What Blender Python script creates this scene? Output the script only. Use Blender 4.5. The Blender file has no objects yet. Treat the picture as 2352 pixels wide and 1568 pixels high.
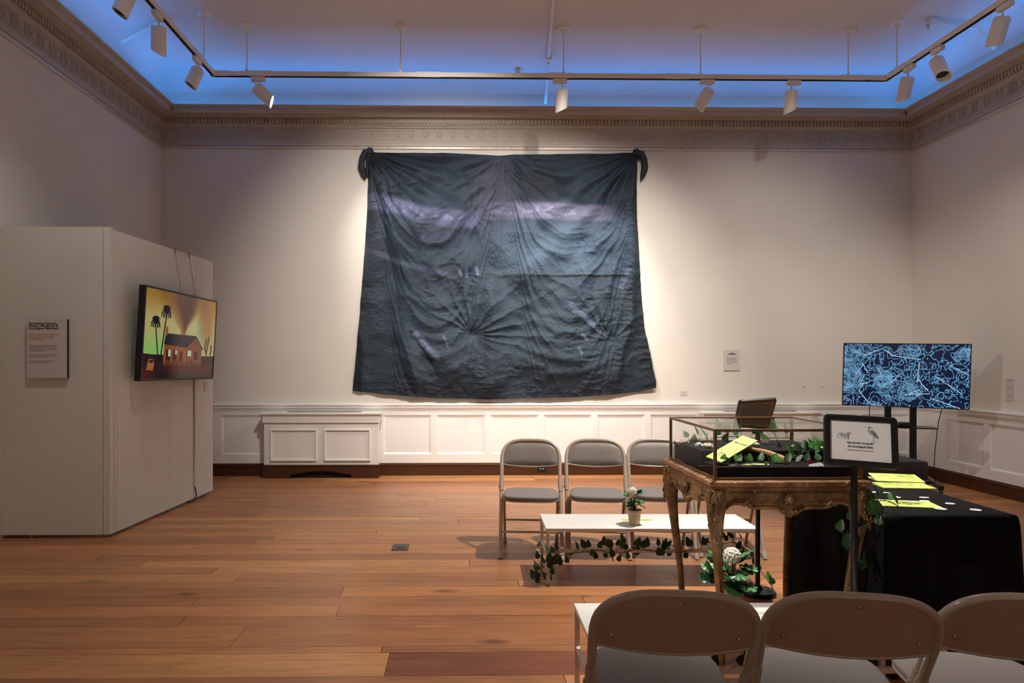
import bpy, bmesh, math, random
import numpy as np
from mathutils import Vector, Matrix, Euler
random.seed(7); rng = np.random.default_rng(7)
PI = math.pi
scene = bpy.context.scene
COL = scene.collection

# ---------------------------------------------------------------- camera, world, exposure
H = 1.37                      # camera height
YAW = math.atan(26 / 1568)
cam_d = bpy.data.cameras.new('camera'); cam_d.sensor_width = 36.0; cam_d.lens = 24.0
cam_d.shift_x = (1176 - 1084) / 2352; cam_d.shift_y = (825 - 784) / 2352
cam_d.clip_start = 0.05; cam_d.clip_end = 60
cam = bpy.data.objects.new('camera', cam_d); COL.objects.link(cam)
cam.location = (0, 0, H); cam.rotation_euler = (PI / 2, 0, -YAW)
scene.camera = cam
world = bpy.data.worlds.new('world'); scene.world = world; world.use_nodes = True
world.node_tree.nodes['Background'].inputs[0].default_value = (0.03, 0.03, 0.035, 1)
world.node_tree.nodes['Background'].inputs[1].default_value = 0.3
vs = scene.view_settings
vs.view_transform = 'Standard'; vs.look = 'None'; vs.gamma = 1.0; vs.exposure = 0.0; vs.use_curve_mapping = False

# room dimensions
XL, XR, YB, YF, ZC = -3.52, 5.41, 8.10, -3.6, 4.73
ZCOVE = 4.52
WARM = (1.0, 0.94, 0.865)
BLUE = (0.035, 0.30, 1.0)

# ---------------------------------------------------------------- helpers
def srgb(r, g, b):
    def c(v):
        v /= 255.0
        return v / 12.92 if v <= 0.04045 else ((v + 0.055) / 1.055) ** 2.4
    return (c(r), c(g), c(b))

def link_mesh(name, me, mat=None, parent=None, loc=(0, 0, 0), rot=(0, 0, 0)):
    o = bpy.data.objects.new(name, me); COL.objects.link(o)
    if mat is not None and not me.materials: me.materials.append(mat)
    o.location = loc; o.rotation_euler = rot
    if parent is not None: o.parent = parent
    return o

class MB:
    """collects simple shapes into one mesh"""
    def __init__(s, org=(0, 0, 0)):
        s.v = []; s.f = []; s.org = Vector(org)
    def add(s, vs, fs, M=None):
        b = len(s.v)
        for p in vs:
            p = Vector(p)
            if M is not None: p = M @ p
            s.v.append(p)
        for f in fs: s.f.append([i + b for i in f])
        return s
    def box(s, x0, x1, y0, y1, z0, z1, M=None):
        v = [(x0, y0, z0), (x1, y0, z0), (x1, y1, z0), (x0, y1, z0), (x0, y0, z1), (x1, y0, z1), (x1, y1, z1), (x0, y1, z1)]
        return s.add(v, [(0, 3, 2, 1), (4, 5, 6, 7), (0, 1, 5, 4), (1, 2, 6, 5), (2, 3, 7, 6), (3, 0, 4, 7)], M)
    def bevbox(s, x0, x1, y0, y1, z0, z1, b, M=None):
        bm = bmesh.new(); bmesh.ops.create_cube(bm, size=1)
        for v in bm.verts:
            v.co = ((x0 + x1) / 2 + v.co.x * (x1 - x0), (y0 + y1) / 2 + v.co.y * (y1 - y0), (z0 + z1) / 2 + v.co.z * (z1 - z0))
        bmesh.ops.bevel(bm, geom=bm.edges[:], offset=b, segments=2, affect='EDGES', profile=0.6)
        bm.verts.index_update()
        s.add([v.co.copy() for v in bm.verts], [[v.index for v in f.verts] for f in bm.faces], M); bm.free()
        return s
    def prism(s, poly, h0, h1, axis='z', M=None):
        n = len(poly)
        def mk(p, h):
            return {'z': (p[0], p[1], h), 'y': (p[0], h, p[1]), 'x': (h, p[0], p[1])}[axis]
        v = [mk(p, h0) for p in poly] + [mk(p, h1) for p in poly]
        fs = [list(range(n))[::-1], [n + i for i in range(n)]] + [[i, (i + 1) % n, n + (i + 1) % n, n + i] for i in range(n)]
        return s.add(v, fs, M)
    def tube(s, pts, r, n=8, cap=True, closed=False, M=None):
        pts = [Vector(p) for p in pts]; m = len(pts)
        rr = r if isinstance(r, (list, tuple)) else [r] * m
        vs = []; up = None
        for i, p in enumerate(pts):
            if closed: t = pts[(i + 1) % m] - pts[i - 1]
            else: t = pts[min(i + 1, m - 1)] - pts[max(i - 1, 0)]
            t.normalize()
            if up is None:
                up = Vector((0, 0, 1)) if abs(t.z) < 0.9 else Vector((1, 0, 0))
            a = t.cross(up); a.normalize(); b = a.cross(t); up = b
            for k in range(n):
                w = 2 * PI * k / n
                vs.append(p + (a * math.cos(w) + b * math.sin(w)) * rr[i])
        fs = []
        rng_ = range(m) if closed else range(m - 1)
        for i in rng_:
            j = (i + 1) % m
            for k in range(n):
                fs.append([i * n + k, j * n + k, j * n + (k + 1) % n, i * n + (k + 1) % n])
        if cap and not closed:
            fs.append(list(range(n))); fs.append([(m - 1) * n + k for k in range(n)][::-1])
        return s.add(vs, fs, M)
    def lathe(s, prof, n=20, M=None):
        vs = []; fs = []; m = len(prof)
        for (r, z) in prof:
            for k in range(n):
                w = 2 * PI * k / n; vs.append((r * math.cos(w), r * math.sin(w), z))
        for i in range(m - 1):
            for k in range(n):
                fs.append([i * n + k, i * n + (k + 1) % n, (i + 1) * n + (k + 1) % n, (i + 1) * n + k])
        if prof[0][0] > 1e-5: fs.append([k for k in range(n)][::-1])
        if prof[-1][0] > 1e-5: fs.append([(m - 1) * n + k for k in range(n)])
        return s.add(vs, fs, M)
    def blob(s, c, r, n=8, M=None):
        rx, ry, rz = r if isinstance(r, (list, tuple)) else (r, r, r)
        vs = []; fs = []; m = max(4, n // 2)
        for i in range(m + 1):
            a = PI * i / m
            for k in range(n):
                w = 2 * PI * k / n
                vs.append((c[0] + rx * math.sin(a) * math.cos(w), c[1] + ry * math.sin(a) * math.sin(w), c[2] + rz * math.cos(a)))
        for i in range(m):
            for k in range(n):
                fs.append([i * n + k, (i + 1) * n + k, (i + 1) * n + (k + 1) % n, i * n + (k + 1) % n])
        return s.add(vs, fs, M)
    def mesh(s, name, smooth=None):
        me = bpy.data.meshes.new(name)
        me.from_pydata([tuple(v - s.org) for v in s.v], [], s.f); me.validate()
        bm = bmesh.new(); bm.from_mesh(me)
        bmesh.ops.remove_doubles(bm, verts=bm.verts[:], dist=1e-5)
        bmesh.ops.recalc_face_normals(bm, faces=bm.faces[:]); bm.to_mesh(me); bm.free()
        if smooth:
            me.polygons.foreach_set('use_smooth', [True] * len(me.polygons))
            me.set_sharp_from_angle(angle=math.radians(smooth))
        me.update()
        return me
    def build(s, name, mat, parent=None, smooth=None, loc=(0, 0, 0), rot=(0, 0, 0)):
        return link_mesh(name, s.mesh(name, smooth), mat, parent, loc, rot)

def empty(name, loc=(0, 0, 0), rot=(0, 0, 0)):
    o = bpy.data.objects.new(name, None); COL.objects.link(o)
    o.location = loc; o.rotation_euler = rot; o.empty_display_size = 0.1
    return o

def tag(o, label, cat, group=None, kind=None):
    o['label'] = label
    if cat: o['category'] = cat
    if group: o['group'] = group
    if kind: o['kind'] = kind
    return o

def struct(o, label=None):
    o['kind'] = 'structure'
    if label: o['label'] = label
    return o

def children(o):
    return [c for c in bpy.data.objects if c.parent == o]
def copy_tree(o, parent=None):
    c = o.copy(); COL.objects.link(c); c.parent = parent
    for ch in children(o): copy_tree(ch, c)
    return c

def Mt(loc=(0, 0, 0), rot=(0, 0, 0), sc=(1, 1, 1)):
    return Matrix.LocRotScale(Vector(loc), Euler(rot), Vector(sc))

def text(s, size, mat, parent, loc, rot, name='lettering', align='LEFT', sx=1.0, shear=0.0, bold=0.0, depth=0.0004, spacing=1.0):
    cu = bpy.data.curves.new(name, 'FONT'); cu.body = s; cu.size = size; cu.align_x = align
    cu.shear = shear; cu.offset = bold; cu.extrude = depth; cu.resolution_u = 2; cu.space_line = spacing
    ob = bpy.data.objects.new('tmp', cu)
    COL.objects.link(ob)
    dg = bpy.context.evaluated_depsgraph_get()
    me = bpy.data.meshes.new_from_object(ob.evaluated_get(dg)); bpy.data.objects.remove(ob)
    me.materials.clear(); me.materials.append(mat)
    o = link_mesh(name, me, mat, parent, loc, rot); o.scale = (sx, 1, 1)
    return o

# ---------------------------------------------------------------- materials
def new_mat(name):
    m = bpy.data.materials.new(name); m.use_nodes = True
    nt = m.node_tree; b = nt.nodes['Principled BSDF']
    return m, nt, b
def N(nt, t, **kw):
    n = nt.nodes.new(t)
    for k, v in kw.items():
        if k in n.inputs.keys(): n.inputs[k].default_value = v
        else: setattr(n, k, v)
    return n
def L(nt, a, b): nt.links.new(a, b)

def ramp(nt, fac, stops):
    r = nt.nodes.new('ShaderNodeValToRGB'); e = r.color_ramp.elements
    while len(e) < len(stops): e.new(0.5)
    for i, (p, c) in enumerate(stops):
        e[i].position = p; e[i].color = (*c, 1)
    L(nt, fac, r.inputs[0]); return r.outputs[0]

def simple(name, col, rough=0.5, metal=0.0, spec=0.5, var=0.06, scale=8.0, bump=0.0, bscale=60.0, coat=0.0, emit=None):
    m, nt, b = new_mat(name)
    tc = N(nt, 'ShaderNodeTexCoord')
    no = N(nt, 'ShaderNodeTexNoise', Scale=scale, Detail=4.0)
    L(nt, tc.outputs['Object'], no.inputs['Vector'])
    c0 = tuple(max(0, c * (1 - var)) for c in col); c1 = tuple(min(1, c * (1 + var)) for c in col)
    L(nt, ramp(nt, no.outputs['Fac'], [(0.3, c0), (0.7, c1)]), b.inputs['Base Color'])
    b.inputs['Roughness'].default_value = rough; b.inputs['Metallic'].default_value = metal
    b.inputs['Specular IOR Level'].default_value = spec; b.inputs['Coat Weight'].default_value = coat
    if bump:
        n2 = N(nt, 'ShaderNodeTexNoise', Scale=bscale, Detail=3.0); L(nt, tc.outputs['Object'], n2.inputs['Vector'])
        bp = N(nt, 'ShaderNodeBump', Strength=bump, Distance=0.01); L(nt, n2.outputs['Fac'], bp.inputs['Height'])
        L(nt, bp.outputs[0], b.inputs['Normal'])
    if emit:
        b.inputs['Emission Color'].default_value = (*emit[0], 1); b.inputs['Emission Strength'].default_value = emit[1]
    return m

def attr_mat(name, rough=0.8, emit=0.0, bump=None, spec=0.3, sheen=0.0):
    m, nt, b = new_mat(name)
    a = N(nt, 'ShaderNodeAttribute', attribute_name='Col')
    b.inputs['Roughness'].default_value = rough; b.inputs['Specular IOR Level'].default_value = spec
    if emit:
        b.inputs['Base Color'].default_value = (0.006, 0.006, 0.007, 1)
        L(nt, a.outputs['Color'], b.inputs['Emission Color']); b.inputs['Emission Strength'].default_value = emit
    else:
        L(nt, a.outputs['Color'], b.inputs['Base Color'])
    if bump:
        tc = N(nt, 'ShaderNodeTexCoord')
        no = N(nt, 'ShaderNodeTexNoise', Scale=bump[1], Detail=6.0, Distortion=1.2); L(nt, tc.outputs['Object'], no.inputs['Vector'])
        bp = N(nt, 'ShaderNodeBump', Strength=bump[0], Distance=0.02); L(nt, no.outputs['Fac'], bp.inputs['Height'])
        L(nt, bp.outputs[0], b.inputs['Normal'])
    return m

M = {}
M['wall'] = simple('wall_paint', srgb(221, 214, 203), 0.65, var=0.02, scale=1.5, bump=0.05, bscale=90, spec=0.3)
M['ceiling'] = simple('ceiling_paint', srgb(226, 222, 220), 0.8, var=0.025, scale=1.2, spec=0.2)
M['trim'] = simple('trim_paint', srgb(232, 228, 222), 0.42, var=0.02, scale=3)
M['cornice'] = simple('cornice_paint', srgb(186, 174, 160), 0.45, var=0.05, scale=6)
M['rail_metal'] = simple('rail_metal', srgb(205, 198, 192), 0.3, metal=0.3, var=0.03)
M['base'] = simple('baseboard_paint', srgb(70, 39, 21), 0.35, var=0.12, scale=5)
M['dark'] = simple('dark_void', srgb(14, 12, 11), 0.8)
M['part'] = simple('partition_board', srgb(214, 210, 200), 0.55, var=0.02, scale=2)
M['white'] = simple('white_lacquer', srgb(240, 236, 229), 0.35, var=0.01)
M['whitemetal'] = simple('white_metal', srgb(222, 212, 202), 0.4, var=0.03)
M['lampwhite'] = simple('lamp_white', srgb(240, 234, 226), 0.4, var=0.02)
M['black'] = simple('black_plastic', srgb(16, 16, 17), 0.35, var=0.1)
M['blackmetal'] = simple('black_metal', srgb(17, 17, 18), 0.3, var=0.1)
M['cloth_black'] = simple('black_cloth', srgb(13, 13, 15), 0.9, var=0.25, scale=30, bump=0.15, bscale=300, spec=0.15)
M['chair_metal'] = simple('chair_metal', srgb(184, 166, 148), 0.25, var=0.03, spec=0.6)
M['chair_back'] = simple('chair_back_sheet', srgb(180, 154, 134), 0.32, var=0.04, spec=0.5)
M['chair_vinyl'] = simple('chair_vinyl', srgb(122, 110, 102), 0.5, var=0.05, scale=12, bump=0.12, bscale=40)
M['chair_fabric'] = simple('chair_fabric', srgb(136, 128, 122), 0.8, var=0.06, scale=120, bump=0.2, bscale=500)
M['rubber'] = simple('rubber_foot', srgb(176, 166, 155), 0.6)
M['rivet'] = simple('rivet_metal', srgb(190, 170, 150), 0.25, metal=0.7)
M['blue_tape'] = simple('blue_tape', srgb(30, 130, 205), 0.5)
M['paper'] = simple('paper', srgb(232, 230, 228), 0.7, var=0.01)
M['label_paper'] = simple('label_paper', srgb(206, 196, 190), 0.6, var=0.01)
M['lime'] = simple('lime_paper', srgb(206, 224, 108), 0.7, var=0.02)
M['ink'] = simple('ink', srgb(38, 34, 33), 0.7)
M['ink_soft'] = simple('ink_soft', srgb(120, 106, 100), 0.7)
M['ink_lime'] = simple('ink_on_lime', srgb(128, 140, 70), 0.7)
M['orange_ink'] = simple('orange_ink', srgb(205, 128, 62), 0.7)
M['grey_ink'] = simple('grey_ink', srgb(168, 168, 168), 0.7)
M['darkgrey_ink'] = simple('dark_grey_ink', srgb(122, 122, 124), 0.7)
M['terracotta'] = simple('clay_pot', srgb(214, 184, 152), 0.7, var=0.08, scale=14)
M['soil'] = simple('soil', srgb(40, 26, 18), 0.95, var=0.4, scale=60, bump=0.6, bscale=80)
M['stem'] = simple('vine_stem', srgb(62, 70, 36), 0.6, var=0.2)
M['petal'] = simple('white_petal', srgb(244, 240, 226), 0.6, var=0.03)
M['petal_yellow'] = simple('petal_center', srgb(220, 214, 130), 0.6)
M['red'] = simple('red_paper', srgb(190, 26, 30), 0.6)
M['stone'] = simple('grey_stone', srgb(120, 116, 108), 0.7, var=0.15, scale=30)
M['shell'] = simple('blue_shell', srgb(176, 184, 192), 0.4, var=0.1, scale=30)
M['bark'] = simple('tree_bark', srgb(120, 98, 78), 0.9, var=0.35, scale=40, bump=0.8, bscale=50)
M['ottoman'] = simple('ottoman_leather', srgb(58, 54, 52), 0.5, var=0.06, bump=0.1, bscale=150)
M['brown_board'] = simple('brown_board', srgb(122, 98, 76), 0.7, var=0.04)
M['grey_back'] = simple('grey_backing', srgb(86, 76, 72), 0.6)

def wood_floor_mat():
    m, nt, b = new_mat('oak_floor')
    geo = N(nt, 'ShaderNodeNewGeometry'); oi = N(nt, 'ShaderNodeObjectInfo')
    add = N(nt, 'ShaderNodeVectorMath', operation='MULTIPLY_ADD')
    comb = N(nt, 'ShaderNodeCombineXYZ'); L(nt, oi.outputs['Random'], comb.inputs[0]); L(nt, oi.outputs['Random'], comb.inputs[1])
    L(nt, comb.outputs[0], add.inputs[0]); add.inputs[1].default_value = (37, 61, 0); L(nt, geo.outputs['Position'], add.inputs[2])
    mp = N(nt, 'ShaderNodeMapping'); mp.inputs['Scale'].default_value = (1.2, 16, 1); L(nt, add.outputs[0], mp.inputs[0])
    n1 = N(nt, 'ShaderNodeTexNoise', Scale=3.0, Detail=7.0, Roughness=0.6, Distortion=0.7); L(nt, mp.outputs[0], n1.inputs['Vector'])
    mp2 = N(nt, 'ShaderNodeMapping'); mp2.inputs['Scale'].default_value = (1.0, 5.0, 1); L(nt, add.outputs[0], mp2.inputs[0])
    n2 = N(nt, 'ShaderNodeTexNoise', Scale=2.2, Detail=3.0, Distortion=0.4); L(nt, mp2.outputs[0], n2.inputs['Vector'])
    mp3 = N(nt, 'ShaderNodeMapping'); mp3.inputs['Scale'].default_value = (2.0, 5.0, 1); L(nt, add.outputs[0], mp3.inputs[0])
    vo = N(nt, 'ShaderNodeTexVoronoi', Scale=0.75); L(nt, mp3.outputs[0], vo.inputs['Vector'])
    grain = ramp(nt, n1.outputs['Fac'], [(0.26, (0.58, 0.48, 0.42)), (0.46, (0.95, 0.94, 0.93)), (0.75, (1.12, 1.1, 1.05))])
    large = ramp(nt, n2.outputs['Fac'], [(0.3, (0.82, 0.78, 0.74)), (0.7, (1.1, 1.08, 1.04))])
    knot = ramp(nt, vo.outputs['Distance'], [(0.03, (0.3, 0.24, 0.2)), (0.15, (1, 1, 1))])
    x1 = N(nt, 'ShaderNodeMix', data_type='RGBA', blend_type='MULTIPLY'); x1.inputs[0].default_value = 1
    L(nt, oi.outputs['Color'], x1.inputs[6]); L(nt, grain, x1.inputs[7])
    x2 = N(nt, 'ShaderNodeMix', data_type='RGBA', blend_type='MULTIPLY'); x2.inputs[0].default_value = 1
    L(nt, x1.outputs[2], x2.inputs[6]); L(nt, large, x2.inputs[7])
    x3 = N(nt, 'ShaderNodeMix', data_type='RGBA', blend_type='MULTIPLY'); x3.inputs[0].default_value = 0.85
    L(nt, x2.outputs[2], x3.inputs[6]); L(nt, knot, x3.inputs[7])
    L(nt, x3.outputs[2], b.inputs['Base Color'])
    rr = N(nt, 'ShaderNodeMapRange'); rr.inputs[3].default_value = 0.26; rr.inputs[4].default_value = 0.42
    L(nt, n1.outputs['Fac'], rr.inputs[0]); L(nt, rr.outputs[0], b.inputs['Roughness'])
    b.inputs['Specular IOR Level'].default_value = 0.5
    bp = N(nt, 'ShaderNodeBump', Strength=0.06, Distance=0.004); L(nt, n1.outputs['Fac'], bp.inputs['Height']); L(nt, bp.outputs[0], b.inputs['Normal'])
    return m
M['floor'] = wood_floor_mat()

def gold_mat(name, red=0.0):
    m, nt, b = new_mat(name)
    tc = N(nt, 'ShaderNodeTexCoord')
    n1 = N(nt, 'ShaderNodeTexNoise', Scale=9.0, Detail=8.0, Roughness=0.65); L(nt, tc.outputs['Object'], n1.inputs['Vector'])
    n2 = N(nt, 'ShaderNodeTexNoise', Scale=34.0, Detail=5.0, Roughness=0.7); L(nt, tc.outputs['Object'], n2.inputs['Vector'])
    mid = srgb(128, 94, 56) if red < 0.5 else srgb(150, 98, 66)
    base = ramp(nt, n1.outputs['Fac'], [(0.3, srgb(72, 50, 32)), (0.5, mid), (0.68, srgb(172, 134, 86))])
    chip = ramp(nt, n2.outputs['Fac'], [(0.62 - 0.04 * red, (0, 0, 0)), (0.68 - 0.04 * red, (1, 1, 1))])
    mx = N(nt, 'ShaderNodeMix', data_type='RGBA'); L(nt, chip, mx.inputs[0]); L(nt, base, mx.inputs[6]); mx.inputs[7].default_value = (*srgb(206, 186, 158), 1)
    L(nt, mx.outputs[2], b.inputs['Base Color'])
    b.inputs['Metallic'].default_value = 0.25; b.inputs['Roughness'].default_value = 0.45
    bp = N(nt, 'ShaderNodeBump', Strength=0.35, Distance=0.006); L(nt, n2.outputs['Fac'], bp.inputs['Height']); L(nt, bp.outputs[0], b.inputs['Normal'])
    return m
M['gold'] = gold_mat('worn_gilding'); M['gold_red'] = gold_mat('worn_gilding_red', 1.0)
M['brass'] = simple('dull_brass', srgb(112, 82, 52), 0.4, metal=0.5, var=0.15, scale=20)

def leaf_mat(name, c0, c1, rough=0.4):
    m, nt, b = new_mat(name)
    oi = N(nt, 'ShaderNodeObjectInfo'); tc = N(nt, 'ShaderNodeTexCoord')
    no = N(nt, 'ShaderNodeTexNoise', Scale=40.0, Detail=3.0); L(nt, tc.outputs['Object'], no.inputs['Vector'])
    ad = N(nt, 'ShaderNodeMath', operation='MULTIPLY_ADD'); L(nt, no.outputs['Fac'], ad.inputs[0]); ad.inputs[1].default_value = 0.35; L(nt, oi.outputs['Random'], ad.inputs[2])
    L(nt, ramp(nt, ad.outputs[0], [(0.15, c0), (1.0, c1)]), b.inputs['Base Color'])
    b.inputs['Roughness'].default_value = rough; b.inputs['Specular IOR Level'].default_value = 0.4
    return m
M['ivy'] = leaf_mat('ivy_leaf', srgb(28, 62, 26), srgb(66, 122, 46))
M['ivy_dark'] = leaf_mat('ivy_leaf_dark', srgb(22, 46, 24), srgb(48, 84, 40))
M['geranium'] = leaf_mat('geranium_leaf', srgb(24, 62, 38), srgb(70, 128, 66), 0.35)

def glass_mat():
    m = bpy.data.materials.new('case_glass'); m.use_nodes = True; nt = m.node_tree; nt.nodes.clear()
    out = N(nt, 'ShaderNodeOutputMaterial'); mix = N(nt, 'ShaderNodeMixShader'); tr = N(nt, 'ShaderNodeBsdfTransparent'); gl = N(nt, 'ShaderNodeBsdfGlossy')
    tr.inputs[0].default_value = (0.985, 0.99, 0.985, 1); gl.inputs['Roughness'].default_value = 0.01
    fr = N(nt, 'ShaderNodeFresnel', IOR=1.45)
    ge = N(nt, 'ShaderNodeNewGeometry'); ma = N(nt, 'ShaderNodeMath', operation='MULTIPLY_ADD'); ma.inputs[1].default_value = -1; ma.inputs[2].default_value = 1
    L(nt, ge.outputs['Backfacing'], ma.inputs[0]); mu = N(nt, 'ShaderNodeMath', operation='MULTIPLY'); L(nt, ma.outputs[0], mu.inputs[0]); L(nt, fr.outputs[0], mu.inputs[1])
    L(nt, mu.outputs[0], mix.inputs[0]); L(nt, tr.outputs[0], mix.inputs[1]); L(nt, gl.outputs[0], mix.inputs[2]); L(nt, mix.outputs[0], out.inputs[0])
    return m
M['glass'] = glass_mat()
M['driftwood'] = simple('driftwood', srgb(178, 130, 88), 0.75, var=0.25, scale=26, bump=0.4, bscale=60)
M['bulb'] = simple('lamp_lens', (1, 1, 1), 0.4, emit=((1.0, 0.96, 0.9), 14.0))
M['led'] = simple('blue_led', (0.02, 0.05, 0.2), 0.5, emit=(BLUE, 30.0))
M['screen_fire'] = attr_mat('screen_fire', 0.12, emit=0.62, spec=0.5)
M['screen_map'] = attr_mat('screen_map', 0.12, emit=1.0, spec=0.5)

# ---------------------------------------------------------------- floor: planks
rows_px = [1660, 1604, 1550.6, 1497, 1482, 1433, 1413, 1388, 1368, 1346, 1333, 1315, 1300, 1284]
edges = [H * 1568 / (p - 825) for p in rows_px]
y = edges[-1]
while y < YB - 0.16:
    y += random.choice([0.11, 0.125, 0.14, 0.15, 0.135]); edges.append(y)
edges[-1] = YB
sub = struct(MB().box(XL, XR, YF, YB, -0.12, -0.022).build('floor', M['floor']), 'worn honey oak plank floor of the gallery')
sub.color = (*srgb(58, 34, 20), 1)
def plank_mesh():
    me = MB().box(0, 1, 0, 1, -0.02, 0).mesh('plank'); me.materials.append(M['floor']); return me
PM = plank_mesh()
PC = [(176, 122, 78), (172, 116, 73), (166, 110, 69), (182, 129, 83), (170, 115, 72), (162, 107, 68), (175, 120, 75)]
def plank(x0, x1, y0, y1, col):
    o = bpy.data.objects.new('plank', PM); COL.objects.link(o); o.parent = sub
    g = 0.0016
    o.location = (x0 + g, y0 + g * 0.7, random.uniform(-0.0006, 0.0)); o.scale = (x1 - x0 - 2 * g, y1 - y0 - 1.4 * g, 1); o.color = (*srgb(*col), 1)
for i in range(len(edges) - 1):
    y0, y1 = edges[i], edges[i + 1]
    x = XL; wide = (y1 - y0) > 0.17
    cuts = []
    if i == 2: cuts = [-0.33, 2.6]            # light plank then the dark reddish one
    elif i == 4: cuts = [-1.1, 2.0]
    elif i == 7: cuts = [-1.5, 0.7, 2.4]
    else:
        c = XL + random.uniform(0.5, 3.2)
        while c < XR - 0.5: cuts.append(c); c += random.uniform(1.7, 3.9)
    cuts = [XL] + cuts + [XR]
    for j in range(len(cuts) - 1):
        col = random.choice(PC); k = random.uniform(0.92, 1.05); col = tuple(v * k for v in col)
        if i == 2: col = [(190, 136, 86), (126, 74, 48), (160, 102, 66)][j]
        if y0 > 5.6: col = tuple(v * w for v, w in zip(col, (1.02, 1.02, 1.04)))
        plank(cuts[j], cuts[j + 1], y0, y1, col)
yy = edges[0]
near = MB()
while yy > YF:
    near.box(XL, XR, max(YF, yy - 0.139), yy - 0.002, -0.02, 0); yy -= 0.14
o = near.build('plank_field', M['floor'], sub); o['kind'] = 'stuff'; o.color = (*srgb(172, 108, 64), 1)

# ---------------------------------------------------------------- walls and ceiling
T = 0.15
wall_back = struct(MB().box(XL - T, XR + T, YB, YB + T, -0.12, ZCOVE + 0.3).build('wall_back', M['wall']), 'long white back wall behind the hanging cloth')
wall_left = struct(MB().box(XL - T, XL, YF, YB, -0.12, ZCOVE + 0.3).build('wall_left', M['wall']), 'white left wall behind the movable partition')
wall_right = struct(MB().box(XR, XR + T, YF, YB, -0.12, ZCOVE + 0.3).build('wall_right', M['wall']), 'white right wall beside the map screen')
wall_front = struct(MB().box(XL - T, XR + T, YF - T, YF, -0.12, ZCOVE + 0.3).build('wall_front', M['wall']), 'white wall behind the camera')
# ceiling with a concave cove along all four sides
NC = 10; rc = ZC - ZCOVE
ring = []
for k in range(NC + 1):
    a = (PI / 2) * k / NC
    ring.append((rc * (1 - math.cos(a)), ZCOVE + rc * math.sin(a)))
cb = MB(); vs_ = []; fs_ = []
for (p, z) in ring: vs_ += [(XL + p, YF + p, z), (XR - p, YF + p, z), (XR - p, YB - p, z), (XL + p, YB - p, z)]
for k in range(NC):
    for q in range(4):
        fs_.append([k * 4 + q, k * 4 + (q + 1) % 4, (k + 1) * 4 + (q + 1) % 4, (k + 1) * 4 + q])
fs_.append([NC * 4 + q for q in range(4)])
cb.add(vs_, fs_)
me = bpy.data.meshes.new('ceiling'); me.from_pydata([tuple(v) for v in cb.v], [], cb.f)
me.polygons.foreach_set('use_smooth', [True] * len(me.polygons)); me.set_sharp_from_angle(angle=math.radians(25)); me.update()
ceiling = struct(link_mesh('ceiling', me, M['ceiling']), 'white plaster ceiling with a blue-lit cove')
MB().box(XL - T, XR + T, YF - T, YB + T, ZC + 0.06, ZC + 0.2).build('ceiling_slab', M['ceiling'], ceiling)

# ---------------------------------------------------------------- mouldings swept along walls (mitred)
def sweep(prof, side, name, mat, parent=None, smooth=None, y0=YF):
    if side == 'left' and prof[-1][1] < 1: y0 = 5.4
    """prof: (projection from wall, height); side: back/left/right"""
    b = MB(); vs = []; n = len(prof)
    for (p, z) in prof:
        if side == 'back': vs += [(XL + p, YB - p, z), (XR - p, YB - p, z)]
        elif side == 'left': vs += [(XL + p, y0, z), (XL + p, YB - p, z)]
        else: vs += [(XR - p, y0, z), (XR - p, YB - p, z)]
    fs = [[2 * i, 2 * i + 1, 2 * ((i + 1) % n) + 1, 2 * ((i + 1) % n)] for i in range(n)]
    fs += [[2 * i for i in range(n)], [2 * i + 1 for i in range(n)][::-1]]
    b.add(vs, fs)
    return b.build(name, mat, parent, smooth)
CORN = [(0, 3.885), (.03, 3.885), (.03, 3.915), (.022, 3.922), (.022, 3.938), (.014, 3.95), (.014, 4.092), (.03, 4.1), (.03, 4.112), (.045, 4.125), (.045, 4.192),
        (.15, 4.197), (.15, 4.233), (.162, 4.238), (.166, 4.25), (.19, 4.262), (.222, 4.272), (.238, 4.28), (.238, 4.292), (0.2, 4.292), (0.19, 4.21), (0.0, 4.21)]
def rosette_mesh():
    b = MB(); w = 0.056
    for (a0, a1, c0, c1) in ((-w, w, w - .008, w), (-w, w, -w, -w + .008), (-w, -w + .008, -w, w), (w - .008, w, -w, w)):
        b.box(a0, a1, -0.008, 0, c0, c1)
    prof = [(0.036, 0), (0.034, 0.008), (0.026, 0.005), (0.016, 0.012), (0.0, 0.014)]
    b.lathe(prof, 10, Mt(rot=(PI / 2, 0, 0)))
    for k in (-1, 0, 1): b.box(0.083 + k * 0.009 - .003, 0.083 + k * 0.009 + .003, -0.006, 0, -w, w)
    me = b.mesh('rosette_panel'); me.materials.append(M['cornice']); return me
RM = rosette_mesh()
def cornice(side, num):
    t = sweep(CORN, side, 'trim_%d' % num, M['cornice'])
    struct(t, {'back': 'taupe dentil cornice along the back wall', 'left': 'taupe dentil cornice along the left wall', 'right': 'taupe dentil cornice along the right wall'}[side])
    d = MB(); pitch = 0.0415
    if side == 'back':
        x = XL + 0.075
        while x < XR - 0.075: d.box(x, x + .023, YB - .074, YB - .044, 4.136, 4.188); x += pitch
    else:
        yv = YB - 0.075
        while yv > YF + 0.1:
            if side == 'left': d.box(XL + .044, XL + .074, yv - .023, yv, 4.136, 4.188)
            else: d.box(XR - .074, XR - .044, yv - .023, yv, 4.136, 4.188)
            yv -= pitch
    o = d.build('dentil_course', M['cornice'], t); o['kind'] = 'stuff'
    pp = 0.1656
    if side == 'back':
        x = XL + 0.12
        while x < XR - 0.09:
            link_mesh('rosette_panel', RM, None, t, (x, YB - .014, 4.022)); x += pp
    else:
        yv = YB - 0.12
        while yv > (3.4 if side == 'left' else 3.9):
            link_mesh('rosette_panel', RM, None, t, ((XL + .014) if side == 'left' else (XR - .014), yv, 4.022), (0, 0, PI / 2 if side == 'left' else -PI / 2)); yv -= pp
    return t
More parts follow.
